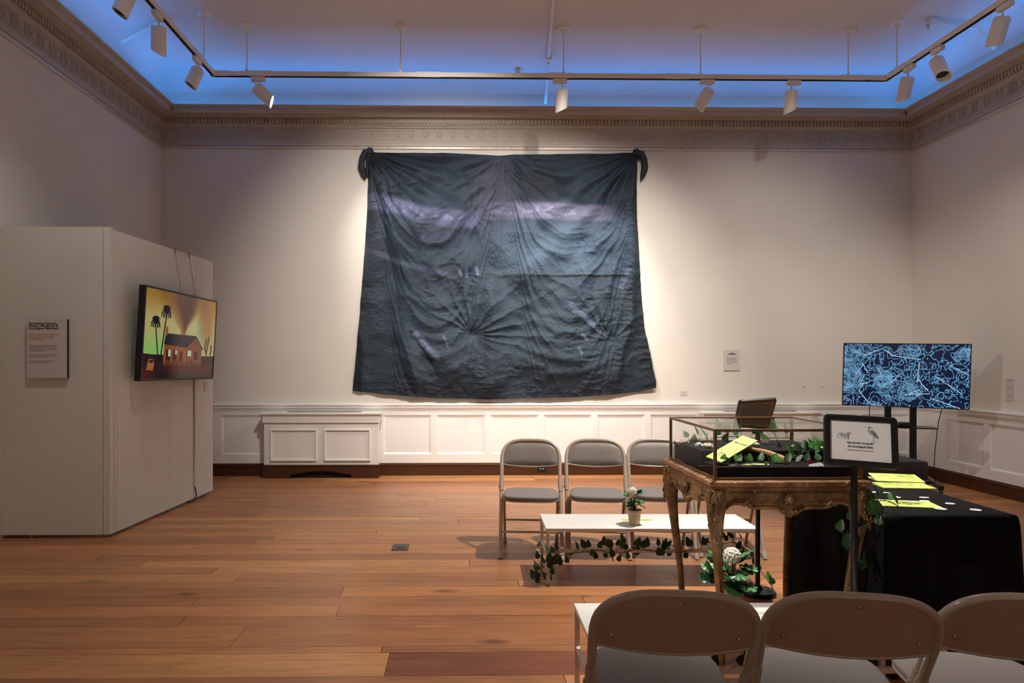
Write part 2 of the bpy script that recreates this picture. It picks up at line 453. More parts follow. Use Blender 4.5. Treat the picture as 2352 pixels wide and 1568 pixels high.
cornice('back', 1); cornice('left', 2); cornice('right', 3)
for k, sd in enumerate(('back', 'left', 'right')):
    t = struct(sweep([(0, 3.853), (.016, 3.853), (.02, 3.858), (.02, 3.882), (.016, 3.884), (0, 3.884)], sd, 'trim_%d' % (4 + k), M['rail_metal']),
               'thin pale picture hanging rail under the %s cornice' % sd)
    if sd == 'back':
        s_ = MB(); x = XL + 0.1
        while x < XR - 0.1: s_.box(x - .004, x + .004, YB - .0225, YB - .018, 3.87, 3.878); x += 0.183
        o = s_.build('screw_row', M['dark'], t); o['kind'] = 'stuff'

# wainscot
RAIL = [(0, .772), (.026, .772), (.03, .78), (.03, .79), (.04, .797), (.04, .822), (.05, .828), (.05, .843), (.044, .848), (0, .848)]
BASE = [(0, 0.0), (.034, 0.0), (.034, .112), (.04, .117), (.04, .128), (.03, .134), (.03, .143), (.02, .147), (0, .147)]
def wainscot(side, num, spans):
    """spans: panel openings along the wall; panels sit recessed behind stiles and rails"""
    z0, z1 = 0.248, 0.713
    t = struct(bpy.data.objects.new('trim_%d' % num, None), 'white panelled wainscot on the %s wall' % side); COL.objects.link(t)
    if side == 'back': f = lambda a, p, z: (a, YB - p, z); lo, hi = XL, XR
    elif side == 'right': f = lambda a, p, z: (XR - p, a, z); lo, hi = YF, YB
    else: f = lambda a, p, z: (XL + p, a, z); lo, hi = 5.4, YB
    def bx(b, a0, a1, p0, p1, c0, c1):
        q0 = f(a0, p0, c0); q1 = f(a1, p1, c1)
        b.box(min(q0[0], q1[0]), max(q0[0], q1[0]), min(q0[1], q1[1]), max(q0[1], q1[1]), c0, c1)
    b = MB(); bx(b, lo, hi, 0, .022, .14, z0); b.build('bottom_rail', M['trim'], t)
    b = MB(); bx(b, lo, hi, 0, .022, z1, .774); b.build('top_rail', M['trim'], t)
    sp = sorted(spans); prev = lo
    for (a0, a1) in sp + [(hi, hi)]:
        if a0 > prev:
            b = MB(); bx(b, prev, a0, 0, .022, z0, z1); b.build('stile', M['trim'], t)
        prev = a1
    for (a0, a1) in sp:
        b = MB(); bx(b, a0, a1, 0, .008, z0, z1); pn = b.build('panel', M['trim'], t)
        m = MB(); w = 0.022
        for (c0, c1, d0, d1) in ((a0, a1, z0, z0 + w), (a0, a1, z1 - w, z1), (a0, a0 + w, z0 + w, z1 - w), (a1 - w, a1, z0 + w, z1 - w)):
            # sloped moulding strips
            horizontal = (c1 - c0) > w * 1.5
            if horizontal:
                up = d0 < (z0 + z1) / 2
                e0, e1 = (d0, d1) if up else (d1, d0)
                pr = [(.0, e0), (.019, e0), (.017, e0 + (e1 - e0) * .35), (.009, e1), (0, e1)]
                vs = [f(c0, p, z) for p, z in pr] + [f(c1, p, z) for p, z in pr]
            else:
                lf = c0 < (a0 + a1) / 2
                e0, e1 = (c0, c1) if lf else (c1, c0)
                pr = [(.0, e0), (.019, e0), (.017, e0 + (e1 - e0) * .35), (.009, e1), (0, e1)]
                vs = [f(a, p, d0) for p, a in pr] + [f(a, p, d1) for p, a in pr]
            n = len(pr)
            m.add(vs, [list(range(n)), [n + i for i in range(n)][::-1]] + [[i, (i + 1) % n, n + (i + 1) % n, n + i] for i in range(n)])
        m.build('panel_moulding', M['trim'], pn)
wainscot('back', 7, [(-.913 + k * .634, -.913 + k * .634 + .563) for k in range(-3, 10)])
wainscot('right', 8, [(6.95 - k * .6, 7.47 - k * .6) for k in range(0, 10)])
wainscot('left', 9, [(6.95 - k * .6, 7.47 - k * .6) for k in range(0, 3)])
for k, sd in enumerate(('back', 'left', 'right')):
    struct(sweep(RAIL, sd, 'trim_%d' % (10 + k), M['trim']), 'white moulded chair rail along the %s wall' % sd)
    struct(sweep(BASE, sd, 'baseboard_%s' % sd, M['base']), 'dark brown baseboard along the %s wall' % sd)

# ---------------------------------------------------------------- blue LED strips lying in the cove
def led(name, x0, x1, y0, y1, label):
    o = MB().box(x0, x1, y0, y1, 4.211, 4.218).build(name, M['led'])
    tag(o, label, 'light strip', 'blue cove light strips')
led('led_strip', XL + .25, XR - .25, YB - .05, YB - .03, 'blue light strip hidden on the back wall cornice')
led('led_strip', XL + .03, XL + .05, 1.0, YB - .25, 'blue light strip hidden on the left wall cornice')
led('led_strip', XR - .05, XR - .03, 1.0, YB - .25, 'blue light strip hidden on the right wall cornice')

# ---------------------------------------------------------------- lighting track
XT0, XT1, YT, ZT = -2.484, 4.343, 6.9, 4.215
ZT_L, ZT_R = 4.225, 4.20
def track_rail(t, a, b_, name='rail'):
    a = Vector(a); b_ = Vector(b_); d = (b_ - a); ln = d.length; ang = math.atan2(d.y, d.x)
    Mx = Mt(a, (0, 0, ang))
    MB().box(0, ln, -.02, .02, 0, .045).build(name, M['lampwhite'], t, loc=a, rot=(0, 0, ang))
    MB().box(0.01, ln - .01, -.011, .011, -.008, 0.0005).build('slot', M['dark'], t, loc=a, rot=(0, 0, ang))
track = empty('lighting_track', (0, 0, 0))
tag(track, 'white U-shaped lighting track hung from the ceiling on thin rods', 'light track')
track_rail(track, (XT0, YT, ZT), (XT1, YT, ZT))
track_rail(track, (XT0, 1.5, ZT), (XT0, YT, ZT))
track_rail(track, (XT1, 1.5, ZT), (XT1, YT, ZT))
for (x, y, v) in ((-2.02, YT, 0), (-.32, YT, 0), (1.0, YT, 0), (2.2, YT, 0), (4.0, YT, 0), (XT0, 6.55, 1), (XT1, 6.7, 1)):
    b = MB()
    if v: b.box(x - .024, x + .024, y - .12, y + .12, ZT - .003, ZT + .049)
    else: b.box(x - .12, x + .12, y - .024, y + .024, ZT - .003, ZT + .049)
    b.build('coupler', M['lampwhite'], track)
MB().box(XT0 - .024, XT0 + .16, YT - .024, YT + .024, ZT - .003, ZT + .048).build('corner_joint', M['lampwhite'], track)
MB().box(XT1 - .16, XT1 + .024, YT - .024, YT + .024, ZT - .003, ZT + .048).build('corner_joint', M['lampwhite'], track)
CANOPY = MB().lathe([(0.0, -.062), (.018, -.062), (.018, -.05), (.035, -.046), (.045, -.03), (.065, -.026), (.072, -.012), (.072, 0), (0, 0)], 20).mesh('canopy', 40)
CANOPY.materials.append(M['white'])
for (x, y) in ((-2.149, YT), (-.606, YT), (1.041, YT), (2.438, YT), (3.953, YT), (XT0, 6.645), (XT1, 6.726)):
    c = link_mesh('canopy', CANOPY, None, track, (x, y, ZC))
    MB().tube([(x, y, ZT + .04), (x, y, ZC - .06)], .006, 8).build('rod', M['lampwhite'], track)
    MB().box(x - .012, x + .012, y - .012, y + .012, ZT + .044, ZT + .07).build('clamp', M['lampwhite'], track)
# second track, further forward, carries the lamps that wash the cloth and the tables
YT2, ZT2 = 4.35, 4.42
track2 = empty('lighting_track', (0, YT2, 0))
tag(track2, 'straight white lighting track above the benches, over the camera view', 'light track')
track_rail(track2, (-2.4, 0, ZT2), (4.2, 0, ZT2))
for x in (-2.2, 0.9, 4.0):
    link_mesh('canopy', CANOPY, None, track2, (x, 0, ZC)); MB().tube([(x, 0, ZT2 + .04), (x, 0, ZC - .06)], .006, 8).build('rod', M['lampwhite'], track2)

def lamp_parts():
    d = {}
    d['adapter'] = MB().bevbox(-.095, .045, -.022, .022, -.052, -.008, .006).mesh('adapter')
    d['arm'] = MB().tube([(0, 0, -.05), (0, 0, -.105)], .008, 8).mesh('arm')
    n = 24; R = .06; Lh = .205
    # housing axis along -z from origin, open end cut at a slant
    b = MB(); vs = []; fs = []
    prof = [(.0, 0.0), (.052, 0.0), (R, -.012), (R, -Lh), (R - .005, -Lh), (R - .006, -.15), (0, -.15)]
    for i, (r, z) in enumerate(prof):
        for k in range(n):
            w = 2 * PI * k / n; zz = z
            if i in (3, 4): zz = z + .028 * math.cos(w)
            vs.append((r * math.cos(w), r * math.sin(w), zz))
    for i in range(len(prof) - 1):
        for k in range(n): fs.append([i * n + k, i * n + (k + 1) % n, (i + 1) * n + (k + 1) % n, (i + 1) * n + k])
    b.add(vs, fs); d['housing'] = b.mesh('housing', 40)
    b = MB().lathe([(R - .0065, -.2 + .03), (R - .0075, -.152), (0.0, -.152)], n); d['baffle'] = b.mesh('baffle', 40)
    lv = []; lf = []
    for (r_, z_) in ((.054, -Lh + .012), (.054, -Lh + .009), (.0, -Lh + .009)):
        for k in range(n): w = 2 * PI * k / n; lv.append((r_ * math.cos(w), r_ * math.sin(w), z_ + .028 * r_ / R * math.cos(w)))
    for i in range(2):
        for k in range(n): lf.append([i * n + k, i * n + (k + 1) % n, (i + 1) * n + (k + 1) % n, (i + 1) * n + k])
    d['lens'] = MB().add(lv, lf).mesh('lens')
    d['lens_off'] = MB().lathe([(0, -.158), (.042, -.158), (.042, -.154), (0, -.154)], n).mesh('lens')
    for k, m in (('adapter', 'lampwhite'), ('arm', 'lampwhite'), ('housing', 'lampwhite'), ('baffle', 'black'), ('lens', 'bulb')): d[k].materials.append(M[m])
    return d
LP = lamp_parts()
LENS_OFF = LP['lens_off']; LENS_OFF.materials.clear(); LENS_OFF.materials.append(M['black'])
HOUSE_IN = LP['housing']
def lamp(x, y, z, aim, label, along='x', power=0, size=50, blend=0.6, radius=.03, lit=False, col=WARM, flip=False, slant=0, group='white track spotlights'):
    r = empty('track_spotlight', (x, y, z)); tag(r, label, 'spotlight', group)
    a = 0 if along == 'x' else PI / 2
    if flip: a += PI
    link_mesh('adapter', LP['adapter'], None, r, rot=(0, 0, a)); link_mesh('arm', LP['arm'], None, r)
    d = Vector(aim) - Vector((x, y, z - .12)); d.normalize()
    q = d.to_track_quat('-Z', 'Y')
    eul = (q @ Euler((0, 0, slant)).to_quaternion()).to_euler()
    h = link_mesh('housing', LP['housing'], None, r, (0, 0, -.105), eul)
    link_mesh('baffle', LP['baffle'], None, h)
    link_mesh('lens', LP['lens'] if lit else LENS_OFF, None, h)
    if power:
        ld = bpy.data.lights.new('spot', 'SPOT'); ld.energy = power; ld.spot_size = math.radians(size); ld.spot_blend = blend; ld.shadow_soft_size = radius; ld.color = col
        lo = bpy.data.objects.new('spot', ld); COL.objects.link(lo); lo.parent = h; lo.location = (0, 0, -.215)
    return r
# visible lamps on the U-shaped track
lamp(XT0, 5.15, ZT, (-3.0, 4.0, 1.0), 'white spotlight cut by the upper left edge with dark open end', 'y')
lamp(XT0, 5.66, ZT, (-2.9, 6.6, 1.0), 'white spotlight hanging straight down, second from the upper left edge', 'y', slant=2.6)
lamp(XT0, 6.5, ZT, (-2.95, 5.6, 2.0), 'white spotlight with dark open end beside the left track corner', 'y')
lamp(-2.06, YT, ZT, (0.0, 7.62, 2.2), 'lit white spotlight tipped right, left end of the back track', 'x', 260, 78, 0.9, .03, True, flip=True, slant=1.2)
lamp(1.03, YT, ZT, (1.0, 8.05, .9), 'white spotlight hanging straight down at the middle of the back track', 'x', 300, 84, 1.0)
lamp(2.53, YT, ZT, (1.3, 7.45, 1.9), 'lit white spotlight tipped left beside the tied cloth corner', 'x', 260, 78, 0.9, .03, True, flip=False, slant=.9)
lamp(3.37, YT, ZT, (3.6, 8.0, .8), 'white spotlight hanging straight down, right end of the back track', 'x', 40, 60, 1.0, flip=True)
lamp(XT1, 6.56, ZT, (4.1, 7.6, .8), 'white spotlight hanging nearest the right track corner', 'y')
lamp(XT1, 6.17, ZT, (4.55, 5.3, 2.0), 'white spotlight with dark open end on the right track', 'y', slant=0)
lamp(XT1, 5.4, ZT, (3.9, 6.3, .9), 'lit white spotlight cut by the upper right edge', 'y', 60, 60, 0.9, .03, True)
# lamps on the forward track (above the view): they wash the cloth, the benches and the display case
FG = 'spotlights above the view'
lamp(-.3, YT2, ZT2, (-.2, 8.1, 1.95), 'spotlight above the view aimed at the left half of the cloth', 'x', 640, 80, 1.0, .035, True, group=FG)
lamp(1.45, YT2, ZT2, (1.15, 8.1, 1.85), 'spotlight above the view aimed at the right half of the cloth', 'x', 640, 66, 0.9, .035, True, group=FG)
lamp(2.05, YT2, ZT2, (.95, 4.55, 0), 'spotlight above the view aimed at the white bench and chairs', 'x', 660, 70, 0.7, .025, True, group=FG)
lamp(1.75, YT2, ZT2, (1.75, 3.3, .85), 'spotlight above the view aimed at the glass case', 'x', 420, 46, 0.9, .03, True, group=FG)
lamp(-1.4, YT2, ZT2, (-1.2, 4.2, 0), 'spotlight above the view aimed at the bare floor', 'x', 150, 95, 1.0, .05, True, group=FG)
lamp(3.9, YT2, ZT2, (4.9, 7.2, 1.0), 'spotlight above the view aimed at the map screen corner', 'x', 190, 66, 1.0, .05, True, group=FG)
lamp(2.9, YT2, ZT2, (3.5, 8.1, 1.75), 'added wash spotlight above the view aimed at the bare wall right of the cloth', 'x', 230, 66, 1.0, .05, True, group=FG)  # wash lamp added to brighten the wall right of the cloth
lamp(-2.2, YT2, ZT2, (-3.0, 5.3, 1.3), 'spotlight above the view aimed at the partition', 'x', 78, 76, 1.0, .05, True, group=FG)
lamp(XT0, 2.3, ZT, (1.7, 2.95, .95), 'spotlight above the view on the left track aimed at the poster stand', 'y', 560, 34, 0.9, .04, True, group=FG)
# added fill lamps, unseen, washing the walls at the camera end of the room
for k, (x, y, ax, ay, p) in enumerate(((-2.484, 1.7, -3.5, .5, 25), (4.343, 1.7, 5.4, .5, 140), (-1.5, YT2 - 6.0, -1.5, -3.6, 300), (2.5, YT2 - 6.0, 2.5, -3.6, 460))):
    if k < 2: lamp(x, y, ZT, (ax, ay, 1.8), 'added fill spotlight aimed at the %s side wall' % ('left', 'right')[k], 'y', p, 80, 1.0, .05, True, group='added fill spotlights out of view')
    else: lamp(x, y, ZT2, (ax, ay, 1.8), 'added fill spotlight behind the camera aimed at the near wall, %s one' % ('left', 'right')[k - 2], 'x', p, 80, 1.0, .05, True, group='added fill spotlights out of view')
fill_track = empty('lighting_track', (0, YT2 - 6.0, 0)); tag(fill_track, 'added white lighting track for the fill spotlights behind the camera', 'light track')  # unseen track, added to carry the rear fill lamps
track_rail(fill_track, (-2.4, 0, ZT2), (4.2, 0, ZT2))
for x in (-2.2, 0.9, 4.0):
    link_mesh('canopy', CANOPY, None, fill_track, (x, 0, ZC)); MB().tube([(x, 0, ZT2 + .04), (x, 0, ZC - .06)], .006, 8).build('rod', M['lampwhite'], fill_track)

# sprinkler pipes and box on the ceiling
p = empty('sprinkler_pipe', (0, 0, 0)); tag(p, 'white ceiling pipe running to the cove above the cloth', 'pipe')
MB().tube([(.72, 4.8, ZC - .035), (.97, 7.5, ZC - .035)], .02, 10).build('pipe', M['lampwhite'], p, 40)
MB().tube([(.97, 7.5, ZC - .035), (.985, 7.62, ZC - .04), (1.0, 7.95, 4.5), (1.005, 8.07, 4.4)], .017, 10).build('pipe', M['lampwhite'], p, 40)
MB().bevbox(.94, 1.0, 7.47, 7.56, ZC - .075, ZC - .005, .012).build('fitting', M['lampwhite'], p)
MB().tube([(.97, 7.53, ZC - .07), (.97, 7.53, ZC - .1)], .008, 8).build('sprinkler_head', M['rivet'], p)
p = empty('sprinkler_pipe', (0, 0, 0)); tag(p, 'white ceiling pipe running into the blue cove on the left', 'pipe')
MB().tube([(XL + .07, 7.0, ZCOVE + .08), (XL + .25, 6.98, ZC - .05), (-2.9, 6.75, ZC - .035)], .02, 10).build('pipe', M['lampwhite'], p, 40)
MB().bevbox(-2.93, -2.86, 6.71, 6.79, ZC - .075, ZC - .005, .012).build('fitting', M['lampwhite'], p)
p = empty('sprinkler_pipe', (0, 0, 0)); tag(p, 'white ceiling pipe with sprinkler head above the right track', 'pipe')
MB().tube([(XR - .06, 6.75, 4.48), (XR - .25, 6.74, ZC - .05), (4.64, 6.66, ZC - .035)], .02, 10).build('pipe', M['lampwhite'], p, 40)
MB().bevbox(4.6, 4.68, 6.62, 6.7, ZC - .075, ZC - .005, .012).build('fitting', M['lampwhite'], p)
MB().tube([(4.6, 6.64, ZC - .07), (4.6, 6.64, ZC - .11)], .009, 8).build('sprinkler_head', M['rivet'], p)
b = empty('junction_box', (0.66, YB - .21, 4.68)); tag(b, 'small blank junction box plate in the blue cove', 'box')
MB().bevbox(-.03, .03, -.03, .03, -.035, .045, .004).build('cover', M['ceiling'], b); MB().blob((0, -.031, -.0), .006, 8).build('screw', M['rivet'], b)

# ---------------------------------------------------------------- radiator covers
def radiator(x0, x1, label, slot):
    yf = 7.915; yb = YB - .052
    r = empty('radiator_cover', ((x0 + x1) / 2, yf, 0)); tag(r, label, 'radiator cover', 'panelled radiator covers'); og = r.location
    B = lambda: MB(og)
    B().box(x0, x1, yf, yb, .152, .64).build('body', M['trim'], r)
    ts = B(); ts.bevbox(x0 - .04, x1 + .04, yf - .045, yb, .735, .757, .004); ts.build('top_slab', M['trim'], r)
    MBm = B(); MBm.box(x0 - .015, x1 + .015, yf - .02, yb, .64, .7352); MBm.prism([(yf - .042, .735), (yf - .02, .71), (yf - .02, .735)], x0 - .035, x1 + .035, 'x'); MBm.build('frieze_band', M['trim'], r)
    s = B(); s.box(slot[0], slot[1], yf + .05, yb - .012, .7565, .7595); s.build('grille_slot', M['dark'], r)
    w = (x1 - x0); pw = w * 0.41
    for k, a in enumerate((x0 + w * .055, x0 + w * .525)):
        pn = B().box(a, a + pw, yf - .004, yf + .001, .197, .566).build('panel', M['trim'], r)
        m = MB(og)
        for (c0, c1, d0, d1) in ((a, a + pw, .197, .217), (a, a + pw, .546, .566), (a, a + .02, .217, .546), (a + pw - .02, a + pw, .217, .546)):
            m.bevbox(c0, c1, yf - .02, yf - .003, d0, d1, .005)
        m.build('panel_moulding', M['trim'], pn)
    # plinth with an arched opening
    xm = (x0 + x1) / 2; hw = .35
    poly = [(x0 - .012, 0), (xm - hw, 0), (xm - hw, .045)]
    poly += [(xm - hw + .03 + (2 * hw - .06) * t, .045 + .04 * math.sin(PI * t)) for t in [i / 8 for i in range(9)]]
    poly += [(xm + hw, .045), (xm + hw, 0), (x1 + .012, 0), (x1 + .012, .14), (x0 - .012, .14)]
    B().prism(poly, yf - .025, yf, 'y').build('plinth', M['base'], r)
    B().box(x0 - .012, x0 + .02, yf, yb, 0, .14).build('plinth_side', M['base'], r); B().box(x1 - .02, x1 + .012, yf, yb, 0, .14).build('plinth_side', M['base'], r)
    B().box(x0 - .018, x1 + .018, yf - .032, yb, .14, .154).build('plinth_cap', M['base'], r)
    B().box(x0 + .02, x1 - .02, yf + .02, yf + .03, 0, .14).build('shadow_board', M['dark'], r)
radiator(-2.267, -.955, 'white panelled radiator cover left of the hanging cloth', (-2.02, -1.16))
radiator(2.86, 4.17, 'white panelled radiator cover behind the glass case', (3.1, 3.96))

# outlets
o = empty('wall_outlet', (.963, YB - .04, .076)); tag(o, 'dark power outlet set in the brown baseboard', 'outlet')
MB().bevbox(-.05, .05, -.006, .0, -.033, .033, .002).build('cover_plate', M['black'], o)
for s_ in (-.018, .018):
    MB().box(s_ - .008, s_ - .003, -.0075, -.005, -.006, .008).build('slot', M['paper'], o); MB().box(s_ + .004, s_ + .008, -.0075, -.005, -.003, .005).build('slot', M['paper'], o)
o = empty('floor_outlet', (-.438, 4.98, 0)); tag(o, 'grey metal outlet plate set flush in the floorboards', 'outlet')
M['steel'] = simple('floor_plate', srgb(92, 86, 84), 0.35, metal=0.6, var=0.08)
MB().bevbox(-.06, .06, -.075, .075, 0, .006, .002).build('plate', M['steel'], o); MB().bevbox(-.028, .028, -.03, .03, .006, .009, .001).build('lid', M['steel'], o)

# ---------------------------------------------------------------- movable partition
def U2(a):
    return Vector((math.sin(a), math.cos(a), 0))
pt = empty('display_wall', (-2.7, 5.285, 0)); tag(pt, 'tall white movable display wall on the left, L-shaped', 'partition'); og = pt.location
MB(og).box(XL + .002, -2.745, 5.285, 5.345, .025, 2.386).build('front_panel', M['part'], pt)
MB(og).bevbox(-2.742, -2.69, 5.285, 5.345, .025, 2.386, .003).build('corner_post', M['part'], pt)
ang = math.atan2(7.052 - 5.345, -2.548 + 2.688)
SM = Mt((-2.688, 5.349, 0), (0, 0, ang))
for k, (a, b_) in enumerate(((0, .03), (.034, .83), (.833, 1.33), (1.334, 1.72))):
    MB(og).box(a, b_, 0, .06, .025, 2.372, SM).build('edge_strip' if k == 0 else 'side_panel', M['part'], pt)
for q in ((-2.8, 5.31), (-3.3, 5.31)):
    MB(og).tube([(q[0], q[1], 0), (q[0], q[1], .03)], .012, 8).build('levelling_foot', M['rivet'], pt)
for a in (.1, .78, .88, 1.3, 1.62):
    q = SM @ Vector((a, .03, 0)); MB(og).tube([(q.x, q.y, 0), (q.x, q.y, .03)], .012, 8).build('levelling_foot', M['rivet'], pt)

# intro text board on the partition
tb = empty('text_board', (-3.1545, 5.285, 1.4515)); tag(tb, 'grey exhibition text board with black and orange lettering on the display wall', 'sign')
w, h = .307, .448
MB().box(-w / 2, w / 2, -.022, -.002, -h / 2, h / 2).build('board', M['black'], tb)
MB().box(-w / 2, w / 2 - .004, -.0235, -.0218, -h / 2, h / 2).build('face', M['label_paper'], tb)
R90 = (PI / 2, 0, 0)
text('Rewilding Futures:\nPlants, Wetlands &\nEcological Memory', .0235, M['ink'], tb, (-.136, -.0238, .185), R90, sx=1.22, bold=.0006, spacing=.78)
text('WHAT GROWS IN THE RUINS?\nWHAT DOES THE LAND\nREMEMBER THAT WE\'VE\nFORGOTTEN?', .0155, M['orange_ink'], tb, (-.136, -.0238, .104), R90, sx=1.12, shear=.25, spacing=.9)
text('This section brings together artists imagining how\nplant ingenuity, lost wetland space, and soil-based\narchive memory. Everyone is an evolving archive,\nthese works consider how other wetlands use for a\nform of ecological geography.', .0098, M['ink_soft'], tb, (-.136, -.0238, .022), R90, sx=1.08, spacing=1.08)
text('Rewilding here, to no return to a pristine past; it is a\npoint of ecological futures shared by intergrowth,\nsymbiosis, and continued repair.', .0098, M['ink_soft'], tb, (-.136, -.0238, -.048), R90, sx=1.04, spacing=1.08)
text('Look for multiple places, integrated species, and\ntheir growing architecture of repair.', .0098, M['ink_soft'], tb, (-.136, -.0238, -.098), R90, sx=1.0, spacing=1.08)

def label_card(loc, rz, w, h, label, lines=4, thick=.006, head=True):
    o = empty('wall_label', loc, (0, 0, rz)); tag(o, label, 'label')
    MB().box(-w / 2, w / 2, -thick, 0, -h / 2, h / 2).build('card', M['label_paper'], o)
    y0 = h * .28
    if head:
        b = MB(); b.box(-w * .12, w * .12, -thick - .0006, -thick, h * .33, h * .36); b.box(-w * .25, w * .28, -thick - .0006, -thick, h * .275, h * .31); b.build('heading', M['ink'], o)
        y0 = h * .1
    b = MB()
    for k in range(lines):
        z = y0 - k * h * .09; ww = w * (.33 if k < lines - 1 else .2)
        b.box(-w * .33, -w * .33 + ww * 2, -thick - .0006, -thick, z - h * .012, z + h * .012)
    b.build('text_lines', M['ink_soft'], o)
label_card((3.232, YB - .001, 1.36), 0, .19, .245, 'white wall label right of the hanging cloth', 4, .012)
label_card((2.66, YB - .001, .965), 0, .085, .052, 'tiny white label low on the wall beside the cloth', 2, .003, False)
for k, z in enumerate((1.147, 1.07, .993)):
    label_card((XR - .001, 6.634, z), -PI / 2, .1, .066, ['topmost', 'middle', 'lowest'][k] + ' of three small labels on the right wall', 3, .003, False)
pq = SM @ Vector((1.56, -.001, 0))
label_card((pq.x, pq.y, 1.098), ang, .085, .115, 'small label on the display wall below the burning house screen', 3, .003, False)

# ---------------------------------------------------------------- screens
def grid_screen(name, w, h, nx, ny, colfn, mat, parent, y=-0.0):
    xs = np.linspace(0, 1, nx + 1); ys = np.linspace(0, 1, ny + 1)
    U, V = np.meshgrid(xs, ys)
    verts = np.stack([(U - .5) * w, np.full_like(U, y), (.5 - V) * h], -1).reshape(-1, 3)
    i = np.arange(nx * ny); r, c = i // nx, i % nx; a = r * (nx + 1) + c
    faces = np.stack([a, a + nx + 1, a + nx + 2, a + 1], -1)
    me = bpy.data.meshes.new(name); me.from_pydata(verts.tolist(), [], faces.tolist())
    col = colfn(U.ravel(), V.ravel()); col = np.clip(col / 255.0, 0, 1)
    lin = np.where(col <= .04045, col / 12.92, ((col + .055) / 1.055) ** 2.4)
    at = me.color_attributes.new('Col', 'FLOAT_COLOR', 'POINT')
    at.data.foreach_set('color', np.concatenate([lin, np.ones((len(lin), 1))], 1).astype(np.float32).ravel())
    me.update()
    return link_mesh(name, me, mat, parent)

def vnoise(x, y, seed=0):
    r = np.random.default_rng(seed); G = r.random((256, 256))
    xi = np.floor(x).astype(int); yi = np.floor(y).astype(int); fx = x - xi; fy = y - yi
    fx = fx * fx * (3 - 2 * fx); fy = fy * fy * (3 - 2 * fy)
    g = lambda a, b: G[a % 256, b % 256]
    return (g(xi, yi) * (1 - fx) + g(xi + 1, yi) * fx) * (1 - fy) + (g(xi, yi + 1) * (1 - fx) + g(xi + 1, yi + 1) * fx) * fy
def fbm(x, y, seed=0, o=4):
    s = 0; a = .5; t = 0
    for k in range(o):
        s = s + a * vnoise(x * 2 ** k + 17 * k, y * 2 ** k + 31 * k, seed + k); t += a; a *= .5
    return s / t
def inpoly(u, v, poly):
    ins = np.zeros(u.shape, bool); n = len(poly)
    for i in range(n):
        x1, y1 = poly[i]; x2, y2 = poly[(i + 1) % n]
        if y1 == y2: continue
        cond = ((y1 > v) != (y2 > v)) & (u < (x2 - x1) * (v - y1) / (y2 - y1) + x1)
        ins ^= cond
    return ins
def segd(u, v, a, b):
    ax, ay = a; bx, by = b; dx, dy = bx - ax, by - ay
    t = np.clip(((u - ax) * dx + (v - ay) * dy) / (dx * dx + dy * dy + 1e-12), 0, 1)
    return np.hypot(u - ax - t * dx, v - ay - t * dy)
def mixc(c, m, col):
    m = np.clip(m, 0, 1)[:, None]; return c * (1 - m) + np.array(col, float) * m
def sm(e0, e1, x):
    t = np.clip((x - e0) / (e1 - e0), 0, 1); return t * t * (3 - 2 * t)

